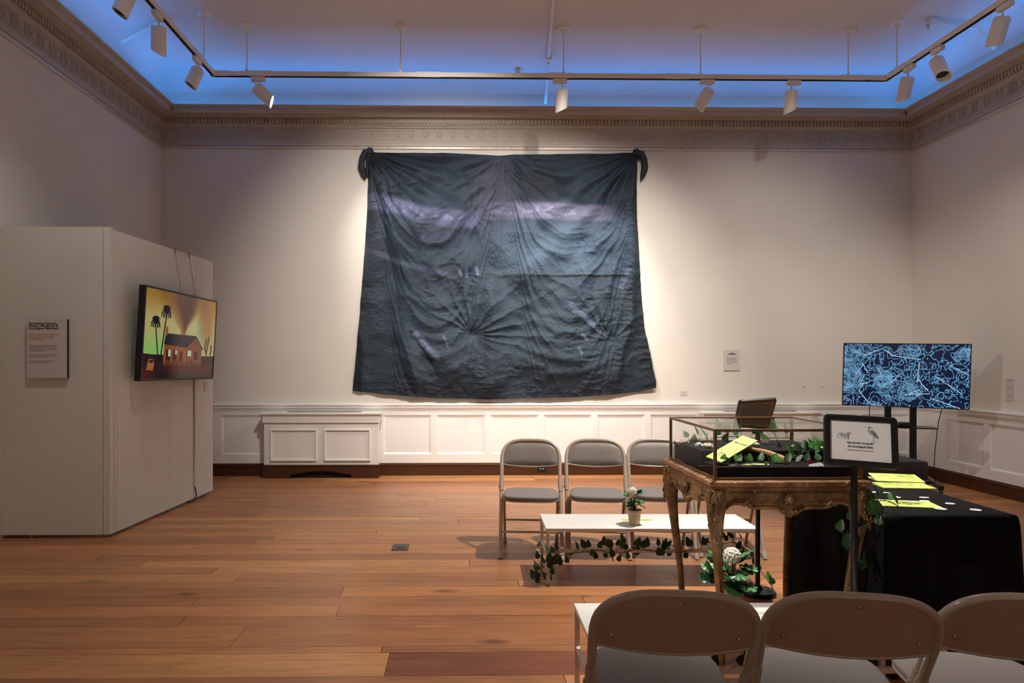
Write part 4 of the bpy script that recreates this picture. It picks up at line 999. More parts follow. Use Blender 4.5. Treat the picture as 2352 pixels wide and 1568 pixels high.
# ---------------------------------------------------------------- folding chairs
def chair_proto():
    r = empty('folding_chair')
    ln = lambda z: .21 - .568 * z
    def arc_pt(a, hw=.213, z0=.615, zt=.765):
        x = hw * math.copysign(abs(math.cos(a)) ** .62, math.cos(a)); z = z0 + (zt - z0) * abs(math.sin(a)) ** .72
        return Vector((x, ln(z), z))
    pts = [Vector((-.212, ln(z), z)) for z in (.02, .2, .4, .55)] + [arc_pt(PI - PI * k / 22) for k in range(23)] + [Vector((.212, ln(z), z)) for z in (.55, .4, .2, .02)]
    MB().tube(pts, .0132, 12).build('main_frame', M['chair_metal'], r, 60)
    # backrest: curved sheet behind, pad in front
    def ztop(x):
        a = max(0, 1 - (abs(x) / .213) ** (1 / .62 * 1.0) ** 1.0)
        c = (abs(x) / .213) ** (1 / .62); s_ = math.sqrt(max(0, 1 - c * c)); return .615 + .15 * s_ ** .72
    def sheet(off, inset, zb, thick):
        b = MB(); nx, nz = 20, 8; vs = []; fs = []
        for side in (0, 1):
            for i in range(nx + 1):
                s_ = -1 + 2 * i / nx; x = s_ * (.205 - inset)
                zt = ztop(x) - inset * .6; z0 = zb(s_)
                for j in range(nz + 1):
                    t = j / nz; z = z0 + (zt - z0) * t
                    bow = -.022 * (1 - s_ * s_) * (1 - .55 * t)
                    puff = thick * (1 - max(abs(s_), abs(2 * t - 1)) ** 5) if side == 0 else 0
                    y_ = ln(z) + bow + off + (puff if side == 0 else -.003)
                    vs.append((x, y_, z))
        m = (nx + 1) * (nz + 1)
        for i in range(nx):
            for j in range(nz):
                a = i * (nz + 1) + j; q = [a, a + nz + 1, a + nz + 2, a + 1]; fs.append(q); fs.append([m + k for k in q][::-1])
        rim = [i * (nz + 1) for i in range(nx + 1)] + [nx * (nz + 1) + j for j in range(1, nz + 1)] + [i * (nz + 1) + nz for i in range(nx - 1, -1, -1)] + [j for j in range(nz - 1, 0, -1)]
        for k in range(len(rim)):
            a, c = rim[k], rim[(k + 1) % len(rim)]; fs.append([a, c, m + c, m + a])
        b.add(vs, fs); return b
    zb = lambda s_: .597 - .018 * (1 - s_ * s_)
    sheet(-.004, .0, zb, .001).build('back_sheet', M['chair_back'], r, 50)
    sheet(.001, .004, lambda s_: .6 - .012 * (1 - s_ * s_), .02).build('back_pad', M['chair_vinyl'], r, 60)
    b = MB(); b.tube([(s_ * .203, ln(zb(s_)) - .022 * (1 - s_ * s_) - .004, zb(s_)) for s_ in [-1 + k / 6 for k in range(13)]], .0055, 8); b.build('back_edge_roll', M['chair_metal'], r, 60)
    for (x, z) in ((0, .742), (-.165, .632), (.165, .632)):
        s_ = x / .205; t = (z - .59) / .17
        MB().blob((x, ln(z) - .022 * (1 - s_ * s_) * (1 - .55 * t) - .008, z), (.006, .005, .006), 8).build('rivet', M['rivet'], r, 60)
    # seat
    def seat(z0, z1, sc, dome, name, mat):
        n = 40; out = []
        for k in range(n):
            a = 2 * PI * k / n; cx = math.cos(a); sy = math.sin(a)
            x = math.copysign(abs(cx) ** .42, cx); yv = math.copysign(abs(sy) ** .5, sy)
            w_ = .192 + .008 * yv; out.append((x * w_ * sc, .055 + yv * .198 * sc))
        b = MB(); vs = []; fs = []
        levels = [(z0, .93), (z0 + (z1 - z0) * .25, .985), (z0 + (z1 - z0) * .65, 1.0), (z1 - (z1 - z0) * .12, .97), (z1, .88), (z1 + dome * .6, .6), (z1 + dome, .25)]
        for (z, k) in levels:
            for (x, yv) in out: vs.append((x * k, .055 + (yv - .055) * k, z - .03 * (.055 - yv) * .6))
        for i in range(len(levels) - 1):
            for k in range(n): fs.append([i * n + k, i * n + (k + 1) % n, (i + 1) * n + (k + 1) % n, (i + 1) * n + k])
        fs.append(list(range(n))[::-1]); fs.append([(len(levels) - 1) * n + k for k in range(n)]); b.add(vs, fs); return b.build(name, mat, r, 60)
    seat(.388, .405, .985, 0, 'seat_pan', M['chair_metal']); seat(.402, .434, 1.0, .006, 'seat_cushion', M['chair_fabric'])
    for s_ in (-1, 1):
        MB().tube([(s_ * .188, .06, .392), (s_ * .19, -.02, .26), (s_ * .192, -.195, .02)], .0105, 8).build('rear_leg', M['chair_metal'], r, 60)
        MB().lathe([(0, 0), (.016, 0), (.0165, .05), (.0135, .055), (0, .055)], 12, Mt((s_ * .212, ln(0.0) + .001, 0.0), (math.atan(.568) * .9, 0, 0))).build('rubber_foot', M['rubber'], r, 50)
        MB().lathe([(0, 0), (.0145, 0), (.0145, .04), (0, .04)], 12, Mt((s_ * .192, -.203, 0.0), (-.55, 0, 0))).build('rubber_foot', M['rubber'], r, 50)
        MB().tube([(s_ * .212, ln(.42), .42), (s_ * .212, ln(.505), .505)], .0165, 10).build('hinge_sleeve', M['chair_metal'], r, 60)
        MB().blob((s_ * .228, ln(.45), .45), (.005, .009, .012), 8).build('hinge_rivet', M['rivet'], r, 60)
    MB().tube([(-.212, ln(.163), .163), (.212, ln(.163), .163)], .008, 8).build('front_stretcher', M['chair_metal'], r, 60)
    MB().tube([(-.191, -.065, .205), (.191, -.065, .205)], .0075, 8).build('rear_stretcher', M['chair_metal'], r, 60)
    return r
CH = chair_proto()
G1, G2 = 'chairs facing the camera behind the bench', 'chairs seen from behind at the front'
def place_chair(x, y, deg, label, group, first=[True]):
    c = CH if first[0] else copy_tree(CH); first[0] = False
    c.location = (x, y, 0); c.rotation_euler = (0, 0, math.radians(deg)); tag(c, label, 'chair', group); return c
# rear row: given front-feet centre and facing
def rear(xf, deg, label, yf=4.672):
    a = math.radians(deg); return place_chair(xf + .21 * math.sin(a), yf - .21 * math.cos(a), deg, label, G1)
rear(.483, 174.5, 'grey padded folding chair, leftmost of the row behind the low white bench')
rear(.945, 172, 'grey padded folding chair, second from the left behind the flower pot')
c3 = rear(1.405, 172, 'grey padded folding chair with blue tape on a leg beside the glass case')
rear(1.875, 172, 'grey padded folding chair seen through the glass case, rightmost of its row')
MB().tube([(-.212, .21 - .568 * .22, .22), (-.212, .21 - .568 * .27, .27)], .0138, 10).build('tape_band', M['blue_tape'], c3, 60)
def frontrow(xb, deg, label, yb=1.745):
    a = math.radians(deg); return place_chair(xb - .225 * math.sin(a), yb + .225 * math.cos(a), deg, label, G2)
frontrow(.562, -6, 'beige folding chair seen from behind, leftmost of the front row')
frontrow(1.012, -11, 'beige folding chair seen from behind, middle of the front row', 1.72)
frontrow(1.462, -12, 'beige folding chair seen from behind, cut by the lower right edge', 1.70)
frontrow(1.925, -12, 'folding chair of which only a seat corner shows at the lower right edge', 1.68)

# ---------------------------------------------------------------- low white benches
def bench(x, y, deg, label, w=1.295, d=.392, h=.343):
    r = empty('low_bench', (x, y, 0), (0, 0, math.radians(deg))); tag(r, label, 'bench', 'low white benches')
    MB().bevbox(-w / 2, w / 2, -d / 2, d / 2, h - .022, h, .0025).build('top', M['white'], r)
    for sx in (-1, 1):
        for sy in (-1, 1):
            cx = sx * (w / 2 - .012); cy = sy * (d / 2 - .012)
            MB().bevbox(cx - .01, cx + .01, cy - .01, cy + .01, 0.004, h - .0225, .0015).build('leg', M['whitemetal'], r)
            MB().box(cx - .009, cx + .009, cy - .009, cy + .009, 0, .005).build('foot_pad', M['rubber'], r)
        MB().box(sx * (w / 2 - .012) - .008, sx * (w / 2 - .012) + .008, -d / 2 + .022, d / 2 - .022, .155, .175).build('side_rail', M['whitemetal'], r)
    MB().box(-w / 2 + .02, w / 2 - .02, -.05, -.03, .155, .175).build('long_rail', M['whitemetal'], r)
    return r
bench(1.17, 4.322, -1.2, 'low white bench with a flower pot on it, before the chair row')
bench(1.13, 2.668, -.5, 'low white bench behind the nearest folding chairs', 1.31)

# ---------------------------------------------------------------- gilded table
GX0, GX1, GY0, GY1, GH = 1.105, 1.825, 3.0, 3.715, .829
gt = empty('gilded_table', ((GX0 + GX1) / 2, (GY0 + GY1) / 2, 0)); tag(gt, 'worn gilded rococo table with cabriole legs under the glass case', 'table'); og = gt.location.copy()
MB(og).bevbox(GX0, GX1, GY0, GY1, GH - .024, GH - .002, .006).build('top_moulding', M['gold_red'], gt, 50)
MB(og).bevbox(GX0 + .012, GX1 - .012, GY0 + .012, GY1 - .012, GH - .008, GH, .003).build('top_board', M['gold'], gt)
MB(og).bevbox(GX0 + .016, GX1 - .016, GY0 + .016, GY1 - .016, GH - .042, GH - .022, .006).build('under_moulding', M['gold'], gt, 50)
def low(t):
    t = min(t, 1 - t)
    return float(np.interp(t, [0, .03, .07, .10, .14, .2, .24, .28, .36, .42, .445, .46, .475, .5], [.60, .655, .695, .712, .724, .722, .706, .702, .704, .7, .686, .678, .68, .668]))
def apron(a, b_, nrm):
    a = Vector(a); b_ = Vector(b_); n = 60; nr = Vector(nrm)
    m = MB(og); vs = []; fs = []
    ts = [i / n for i in range(n + 1)]
    bow = lambda t: .012 * math.sin(PI * t) ** 2
    for t in ts:
        p = a.lerp(b_, t)
        for z, o in ((GH - .04, 0), (low(t) + .03, .6), (low(t), 1.0)):
            q = p + nr * (bow(t) * o); vs.append((q.x, q.y, z)); q = q - nr * .02; vs.append((q.x, q.y, z))
    for i in range(n):
        s0, s1 = i * 6, (i + 1) * 6
        fs += [[s0, s1, s1 + 2, s0 + 2], [s0 + 2, s1 + 2, s1 + 4, s0 + 4], [s0 + 1, s0 + 3, s1 + 3, s1 + 1], [s0 + 3, s0 + 5, s1 + 5, s1 + 3], [s0 + 4, s1 + 4, s1 + 5, s0 + 5]]
    m.add(vs, fs); ap = m.build('apron', M['gold'], gt, 40)
    rm = MB(og); rm.tube([tuple(a.lerp(b_, t) + nr * (bow(t) + .002)) [:2] + (low(t) + .005,) for t in ts[2:-2]], .0065, 8)
    rm.tube([tuple(a.lerp(b_, t) + nr * (bow(t) * .8 + .001))[:2] + (low(t) + .022,) for t in ts[4:-4]], .0035, 6); rm.build('rim_moulding', M['gold'], ap, 60)
    bd = MB(og); bd.tube([tuple(a.lerp(b_, t) + nr * .003)[:2] + (GH - .058,) for t in (0.1, .9)], .004, 6); bd.build('bead', M['gold'], ap, 60)
    cv = MB(og); ln_ = (b_ - a).length; ax = (b_ - a).normalized()
    def lump(t, z, r): q = a.lerp(b_, t) + nr * (bow(t) + .003); cv.blob((q.x, q.y, z), r, 8)
    for t0 in (.22, .78):
        for k in range(5): lump(t0 + (k - 2) * .012, low(t0) + .008 + .006 * (2 - abs(k - 2)), .008)
    lump(.5, .745, .02); lump(.5, .745, .012)
    for k in range(10): lump(.5 + .03 * math.cos(k * PI / 5), .745 + .022 * math.sin(k * PI / 5), .0065)
    for k in range(7): lump(.5 + (k - 3) * .014, .685 + .003 * abs(k - 3), .008)
    o = cv.build('carving', M['gold'], ap, 60); o['kind'] = 'stuff'
i_ = .024
apron((GX0 + i_, GY0 + i_, 0), (GX1 - i_, GY0 + i_, 0), (0, -1, 0)); apron((GX0 + i_, GY0 + i_, 0), (GX0 + i_, GY1 - i_, 0), (-1, 0, 0))
apron((GX0 + i_, GY1 - i_, 0), (GX1 - i_, GY1 - i_, 0), (0, 1, 0)); apron((GX1 - i_, GY0 + i_, 0), (GX1 - i_, GY1 - i_, 0), (1, 0, 0))
LEG = [(.79, .006, .034), (.75, -.002, .037), (.70, -.006, .037), (.65, -.002, .032), (.58, .01, .025), (.48, .024, .020), (.36, .039, .0175), (.24, .052, .0155), (.14, .058, .0145), (.08, .052, .016), (.045, .04, .021), (.02, .034, .024), (0.0, .034, .022)]
for (cx, sx) in ((GX0, 1), (GX1, -1)):
    for (cy, sy) in ((GY0, 1), (GY1, -1)):
        m = MB(og); n = 12; vs = []; fs = []
        for (z, off, hw) in LEG:
            ox = cx + sx * (off + hw + .006); oy = cy + sy * (off + hw + .006)
            for k in range(n):
                w = 2 * PI * k / n + PI / 12; c_, s_ = math.cos(w), math.sin(w)
                vs.append((ox + hw * math.copysign(abs(c_) ** .55, c_), oy + hw * math.copysign(abs(s_) ** .55, s_), z))
        for i in range(len(LEG) - 1):
            for k in range(n): fs.append([i * n + k, i * n + (k + 1) % n, (i + 1) * n + (k + 1) % n, (i + 1) * n + k])
        fs += [list(range(n)), [(len(LEG) - 1) * n + k for k in range(n)][::-1]]
        m.add(vs, fs); lg = m.build('leg', M['gold'], gt, 45)
        cv = MB(og); rr = random.Random(3)
        for k in range(60):
            z = .785 - .17 * (k / 60); f_ = 1 - .5 * (k / 60)
            if k % 2: q = (cx + sx * (.004 + rr.uniform(0, .05) * f_), cy + sy * .003)
            else: q = (cx + sx * .003, cy + sy * (.004 + rr.uniform(0, .05) * f_))
            a_ = rr.uniform(.004, .007); cv.blob((q[0], q[1], z + rr.uniform(-.006, .006)), (a_, a_, a_ * rr.uniform(1.2, 2.2)), 6)
        o = cv.build('knee_carving', M['gold'], lg, 60); o['kind'] = 'stuff'
        fl = MB(og)
        for t_ in (-.4, .4):
            fl.tube([(cx + sx * (off + hw + .006 + t_ * hw), cy + sy * (off + .0055), z) for (z, off, hw) in LEG[4:10]], .0035, 6)
        fl.build('fluting', M['gold'], lg, 60)

# ---------------------------------------------------------------- glass display case
CX0, CX1, CY0, CY1, CZ0, CZ1 = 1.14, 1.80, 3.04, 3.685, GH, 1.058
vc = empty('glass_case', ((CX0 + CX1) / 2, (CY0 + CY1) / 2, CZ0)); tag(vc, 'brass-framed glass display case on the gilded table', 'display case'); og = vc.location.copy()
e = .0065
for (x, y_) in ((CX0, CY0), (CX1, CY0), (CX0, CY1), (CX1, CY1)): MB(og).box(x - e, x + e, y_ - e, y_ + e, CZ0 + .012, CZ1 - .012).build('post', M['brass'], vc)
for z0, z1, nm in ((CZ0, CZ0 + .012, 'bottom_rail'), (CZ1 - .012, CZ1, 'top_rail')):
    for y_ in (CY0, CY1): MB(og).bevbox(CX0 - e, CX1 + e, y_ - e, y_ + e, z0, z1, .002).build(nm, M['brass'], vc)
    for x in (CX0, CX1): MB(og).bevbox(x - e, x + e, CY0 + e, CY1 - e, z0, z1, .002).build(nm, M['brass'], vc)
g = .0015
for (a) in ((CX0 + e, CX1 - e, CY0 - g, CY0 + g, CZ0 + .012, CZ1 - .012), (CX0 + e, CX1 - e, CY1 - g, CY1 + g, CZ0 + .012, CZ1 - .012), (CX0 - g, CX0 + g, CY0 + e, CY1 - e, CZ0 + .012, CZ1 - .012), (CX1 - g, CX1 + g, CY0 + e, CY1 - e, CZ0 + .012, CZ1 - .012), (CX0 + e, CX1 - e, CY0 + e, CY1 - e, CZ1 - .006, CZ1 - .003)):
    MB(og).box(*a).build('glass_pane', M['glass'], vc)

# black cloth-covered risers inside the case
tr = empty('display_tray', (1.485, 3.36, CZ0)); tag(tr, 'black cloth display tray inside the glass case', 'tray'); og = tr.location.copy()
TZ = CZ0 + .056
m = MB(og); m.bevbox(CX0 + .012, CX1 - .012, CY0 + .012, CY0 + .2, CZ0 + .0125, TZ, .004); m.build('front_riser', M['cloth_black'], tr)
m = MB(og); m.bevbox(CX0 + .012, CX1 - .012, CY0 + .2, CY1 - .02, CZ0 + .0125, CZ0 + .105, .006); m.build('back_riser', M['cloth_black'], tr)
TZ2 = CZ0 + .105

# ---------------------------------------------------------------- leaves
def leaf_mesh(name, mat, w=.62, heart=True, n=9, droop=.12):
    """leaf of unit length along +y, base at origin, folded along the midrib"""
    vs = []; fs = []
    prof = []
    for i in range(n + 1):
        t = i / n
        if heart: ww = w * .5 * (math.sin(PI * min(1, t ** .62)) ** .85) * (1 - .12 * t)
        else: ww = w * .5 * math.sin(PI * t ** .8) ** .6
        prof.append((t, ww))
    for (t, ww) in prof:
        z = -droop * t * t
        vs += [(-ww, t - (.10 * (1 - t) ** 6 if heart else 0) * (ww > 0), z + ww * .22), (0, t, z), (ww, t - (.10 * (1 - t) ** 6 if heart else 0) * (ww > 0), z + ww * .22)]
    for i in range(n):
        a = i * 3; fs += [[a, a + 1, a + 4, a + 3], [a + 1, a + 2, a + 5, a + 4]]
    me = bpy.data.meshes.new(name); me.from_pydata(vs, [], fs); me.validate(); me.materials.append(mat)
    me.polygons.foreach_set('use_smooth', [True] * len(me.polygons)); me.update(); return me
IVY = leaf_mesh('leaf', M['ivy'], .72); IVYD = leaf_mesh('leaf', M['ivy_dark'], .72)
def round_leaf(name, mat, lobes=9, wav=.1):
    vs = [(0, .5, .06)]; fs = []; n = 30
    for ring_, k in ((1, .55), (2, 1.0)):
        for i in range(n):
            a = 2 * PI * i / n; r = .5 * k * (1 + (wav * math.cos(lobes * a) if ring_ == 2 else 0))
            notch = .3 * math.exp(-((a - 1.5 * PI) / .25) ** 2) * (ring_ == 2)
            r *= (1 - notch); vs.append((r * math.cos(a), .5 + r * math.sin(a), -.05 * k + (.05 * math.cos(lobes * a) if ring_ == 2 else .02 * math.cos(lobes * a))))
    for i in range(n):
        j = (i + 1) % n; fs.append([0, 1 + i, 1 + j]); fs.append([1 + i, 1 + n + i, 1 + n + j, 1 + j])
    me = bpy.data.meshes.new(name); me.from_pydata(vs, [], fs); me.materials.append(mat)
    me.polygons.foreach_set('use_smooth', [True] * len(me.polygons)); me.update(); return me
GER = round_leaf('leaf', M['geranium'])
def leaf(parent, me, loc, size, rot):
    o = bpy.data.objects.new('leaf', me); COL.objects.link(o); o.parent = parent; o.location = loc; o.rotation_euler = rot; o.scale = (size, size, size); return o
def catmull(pts, n=6):
    pts = [Vector(p) for p in pts]; out = []
    for i in range(len(pts) - 1):
        p0 = pts[max(i - 1, 0)]; p1 = pts[i]; p2 = pts[i + 1]; p3 = pts[min(i + 2, len(pts) - 1)]
        for k in range(n):
            t = k / n
            out.append(.5 * ((2 * p1) + (p2 - p0) * t + (2 * p0 - 5 * p1 + 4 * p2 - p3) * t * t + (3 * p1 - p0 - 3 * p2 + p3) * t ** 3))
    out.append(pts[-1]); return out
def vine(label, path, nleaf, size, me, seed, face=(0, -1), spread=.03, r=.0022, updown=.5):
    rr = random.Random(seed); og = Vector(path[0])
    v = empty('ivy_vine', og); tag(v, label, 'ivy')
    c = catmull(path, 8); MB(og).tube(c, r, 6).build('stem', M['stem'], v, 60)
    pet = MB(og)
    fa = math.atan2(face[1], face[0])
    for k in range(nleaf):
        t = (k + rr.uniform(.1, .9)) / nleaf; q = c[min(int(t * (len(c) - 1)), len(c) - 1)]
        ang_ = fa + rr.uniform(-1.1, 1.1)
        up = rr.random() < updown
        off = Vector((rr.uniform(-spread, spread), rr.uniform(-spread, spread) * .6, (rr.uniform(.3, 1) if up else -rr.uniform(.3, 1)) * spread))
        pet.tube([q, q + off * .6 + Vector((0, 0, .004)), q + off], r * .55, 5)
        s = size * rr.uniform(.72, 1.15)
        # leaf faces outwards: hangs down or stands up, normal roughly along `face`
        tilt = rr.uniform(.9, 1.5) if up else -rr.uniform(.7, 1.45)
        eul = (Matrix.Rotation(ang_ + PI / 2, 4, 'Z') @ Matrix.Rotation(rr.uniform(-.5, .5), 4, 'Y') @ Matrix.Rotation(tilt if up else tilt, 4, 'X'))
        if not up: eul = Matrix.Rotation(ang_ + PI / 2, 4, 'Z') @ Matrix.Rotation(PI, 4, 'Y') @ Matrix.Rotation(rr.uniform(-.6, .6), 4, 'Y') @ Matrix.Rotation(-abs(tilt), 4, 'X')
        leaf(v, me, (q + off) - og, s, eul.to_euler())
    o = pet.build('leaf_stalks', M['stem'], v, 60); o['kind'] = 'stuff'
    return v
# garlands on the bench
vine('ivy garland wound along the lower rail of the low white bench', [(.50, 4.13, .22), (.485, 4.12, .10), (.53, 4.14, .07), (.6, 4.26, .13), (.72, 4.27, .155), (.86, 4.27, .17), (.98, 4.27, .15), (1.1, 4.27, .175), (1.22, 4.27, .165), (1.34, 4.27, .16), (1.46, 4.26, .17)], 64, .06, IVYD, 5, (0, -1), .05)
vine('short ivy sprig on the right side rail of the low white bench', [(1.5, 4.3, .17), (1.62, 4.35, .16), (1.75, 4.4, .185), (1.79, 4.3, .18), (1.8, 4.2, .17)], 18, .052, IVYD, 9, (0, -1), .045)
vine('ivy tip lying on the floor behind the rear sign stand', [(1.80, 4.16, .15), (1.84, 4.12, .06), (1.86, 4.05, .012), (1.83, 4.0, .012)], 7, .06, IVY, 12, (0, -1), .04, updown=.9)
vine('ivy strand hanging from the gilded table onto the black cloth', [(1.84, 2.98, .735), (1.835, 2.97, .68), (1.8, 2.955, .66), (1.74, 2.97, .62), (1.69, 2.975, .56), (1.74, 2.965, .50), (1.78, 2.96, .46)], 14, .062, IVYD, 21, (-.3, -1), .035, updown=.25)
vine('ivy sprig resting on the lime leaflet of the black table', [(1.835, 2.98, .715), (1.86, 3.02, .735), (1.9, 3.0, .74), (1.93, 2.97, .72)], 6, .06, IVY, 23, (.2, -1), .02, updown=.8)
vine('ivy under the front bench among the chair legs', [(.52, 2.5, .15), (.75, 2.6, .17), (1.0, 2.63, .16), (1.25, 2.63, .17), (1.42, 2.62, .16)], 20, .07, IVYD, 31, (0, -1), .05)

# ---------------------------------------------------------------- potted flowers
def potted(x, y, z, label, hp, rt, rb, nl, ls, lh, fl, fr, seed, tall, dirs=None):
    rr = random.Random(seed); r = empty('potted_flower', (x, y, z)); tag(r, label, 'plant', 'potted white flowers')
    MB().lathe([(0, 0), (rb, 0), (rb + (rt - rb) * .8, hp * .8), (rt * 1.03, hp * .83), (rt * 1.06, hp * .98), (rt * 1.02, hp), (rt * .9, hp), (rt * .88, hp * .86), (0, hp * .86)], 28).build('pot', M['terracotta'], r, 35)
    MB().lathe([(0, hp * .88), (rt * .87, hp * .87), (0, hp * .865)], 20).build('soil', M['soil'], r)
    st = MB(); top = []
    for k in range(nl):
        a = 2 * PI * k / nl + rr.uniform(-.3, .3); lv_ = rr.random()
        d_ = lh[0] * (.35 + .65 * (1 - lv_)) * rr.uniform(.8, 1.1); zz = hp + tall * (.3 + .75 * lv_)
        p1 = Vector((d_ * math.cos(a), d_ * math.sin(a), zz)); st.tube([(0, 0, hp * .86), (p1.x * .35, p1.y * .35, hp + (zz - hp) * .6), tuple(p1 * .8 + Vector((0, 0, zz * .2)))], .0022, 5)
        el = Matrix.Rotation(a - PI / 2, 4, 'Z') @ Matrix.Rotation(rr.uniform(-.8, .1) + .7 * lv_, 4, 'X') @ Matrix.Rotation(rr.uniform(-.3, .3), 4, 'Y')
        leaf(r, GER, tuple(Vector((p1.x * .55, p1.y * .55, zz))), ls * rr.uniform(.8, 1.15), el.to_euler())
    fx, fy, fz = fl
    st.tube([(0, 0, hp * .86), (fx * .4, fy * .4, hp + (fz - hp) * .6), (fx, fy, fz - fr * .4)], .003, 6)
    st.build('stems', M['stem'], r, 60)
    # flower head of many small five-petalled blooms
    pm = MB()
    for k in range(5):
        a = 2 * PI * k / 5; c_, s_ = math.cos(a), math.sin(a)
        q = [(0, 0, 0), (.45 * c_ - .32 * s_, .45 * s_ + .32 * c_, .22), (.85 * c_ - .3 * s_, .85 * s_ + .3 * c_, .3), (1.02 * c_, 1.02 * s_, .22), (.85 * c_ + .3 * s_, .85 * s_ - .3 * c_, .3), (.45 * c_ + .32 * s_, .45 * s_ - .32 * c_, .22)]
        pm.add(q, [(0, 1, 2), (0, 2, 3), (0, 3, 4), (0, 4, 5)])
    pme = pm.mesh('bloom'); pme.materials.append(M['petal'])
    MB().blob((fx, fy, fz), fr * .78, 14).build('flower_core', M['petal'], r, 60)
    n = 34
    for k in range(n):
        t = 1 - 1.45 * (k + .5) / n; a = k * 2.399; s_ = math.sqrt(max(0, 1 - t * t))
        d = Vector((s_ * math.cos(a), s_ * math.sin(a), t))
        o = bpy.data.objects.new('bloom', pme); COL.objects.link(o); o.parent = r; o.location = Vector((fx, fy, fz)) + d * fr * .72
        o.rotation_euler = d.to_track_quat('Z', 'Y').to_euler(); q = fr * .46 * rr.uniform(.85, 1.15); o.scale = (q, q, q)
    return r
pz = onZ(1457, 1204, .343)
potted(pz.x, pz.y, .3435, 'small clay pot of white flowers standing on the low white bench', .093, .043, .031, 16, .056, (.05, 0), (-.018, -.02, .2), .037, 4, .105)
pz = onZ(1692, 1352, .12)
potted(pz.x, pz.y + .06, 0, 'clay pot of white flowers on the floor under the gilded table', .12, .066, .046, 18, .115, (.11, 0), (-.012, -.03, .29), .05, 8, .15)
# lime zine beside the pot on the bench
def zine(loc, rz, w, d, label, fold=.0, lines=3, tilt=None, lettering=False, name='leaflet'):
    z = empty(name, loc); tag(z, label, 'leaflet')
    z.rotation_euler = tilt if tilt else (0, 0, rz)
    MB().box(-w / 2, w / 2, -d / 2, d / 2, 0, .0025).build('sheet', M['lime'], z)
    if fold:
        q = MB(); q.add([(-w / 2, -d / 2, .003), (w / 2, -d / 2, .003), (w / 2, d / 2, fold), (-w / 2, d / 2, fold), (-w / 2, -d / 2, .0045), (w / 2, -d / 2, .0045), (w / 2, d / 2, fold + .0015), (-w / 2, d / 2, fold + .0015)], [(0, 3, 2, 1), (4, 5, 6, 7), (0, 1, 5, 4), (1, 2, 6, 5), (2, 3, 7, 6), (3, 0, 4, 7)])
        q.build('cover', M['lime'], z)
    sk = MB(); rr = random.Random(int(abs(loc[0] * 1000)))
    f0 = (lambda y_: .005 + (fold - .003) * (y_ + d / 2) / d) if fold else (lambda y_: .0028)
    for k in range(lines):
        cx, cy = rr.uniform(-w * .3, w * .3), rr.uniform(-d * .3, d * .3); pts = []
        for j in range(7):
            pts.append((cx + w * .16 * math.cos(j * .9) + rr.uniform(-.01, .01), cy + d * .13 * math.sin(j * 1.1) + rr.uniform(-.01, .01)))
        pts = [(p_[0], p_[1], f0(p_[1]) + .0003) for p_ in pts]
        sk.tube(pts, .0008, 4)
    sk.build('ink_drawing', M['ink_lime'], z)
    return z
pz = onZ(1464, 1196, .343)
zine((pz.x, pz.y + .03, .3436), 0, .19, .03, 'lime strip of paper behind the flower pot on the bench', lines=1)

# ---------------------------------------------------------------- table under black cloth
BX0, BX1, BY0, BY1, BH = 1.845, 2.43, 2.95, 3.83, .69
bt = empty('black_covered_table', ((BX0 + BX1) / 2, (BY0 + BY1) / 2, 0)); tag(bt, 'table draped to the floor in black cloth beside the gilded table', 'table'); og = bt.location.copy()
m = MB(og); peri = []; nn = 26
for (xa, ya, xb, yb_) in ((BX0, BY0, BX1, BY0), (BX1, BY0, BX1 + .03, BY1), (BX1 + .03, BY1, BX0, BY1), (BX0, BY1, BX0, BY0)):
    for k in range(nn): peri.append((xa + (xb - xa) * k / nn, ya + (yb_ - ya) * k / nn))
cxm, cym = (BX0 + BX1) / 2, (BY0 + BY1) / 2
vs = []; fs = []; lev = [(BH, -.012), (BH - .002, -.003), (BH - .012, 0.004), (BH - .05, .006), (.5, .010), (.3, .016), (.1, .022), (.004, .026)]
npn = len(peri)
for li, (z, off) in enumerate(lev):
    for k, (x, y_) in enumerate(peri):
        i0 = k // nn; nx_, ny_ = ((0, -1), (1, 0), (0, 1), (-1, 0))[i0]
        t = (k % nn) / nn; cc = max(0, 1 - min(t, 1 - t) * 8)
        wv_ = (math.sin(k * .75) * .5 + math.sin(k * .31 + 1) * .5) * .018 * (li / 7) if li > 2 else 0
        lim = 1.0 if nx_ >= 0 else .55
        oo = (off + wv_) * lim + (.03 * cc * (li / 7) if nx_ > 0 or ny_ < 0 else 0)
        vs.append((x + nx_ * oo, y_ + ny_ * oo, z))
for i in range(len(lev) - 1):
    for k in range(npn): fs.append([i * npn + k, i * npn + (k + 1) % npn, (i + 1) * npn + (k + 1) % npn, (i + 1) * npn + k])
fs.append(list(range(npn)))
m.add(vs, fs); m.build('tablecloth', M['cloth_black'], bt, 60)
MB(og).box(BX0 + .02, BX1 - .02, BY0 + .02, BY1 - .02, BH - .035, BH - .006).build('table_top', M['brown_board'], bt)
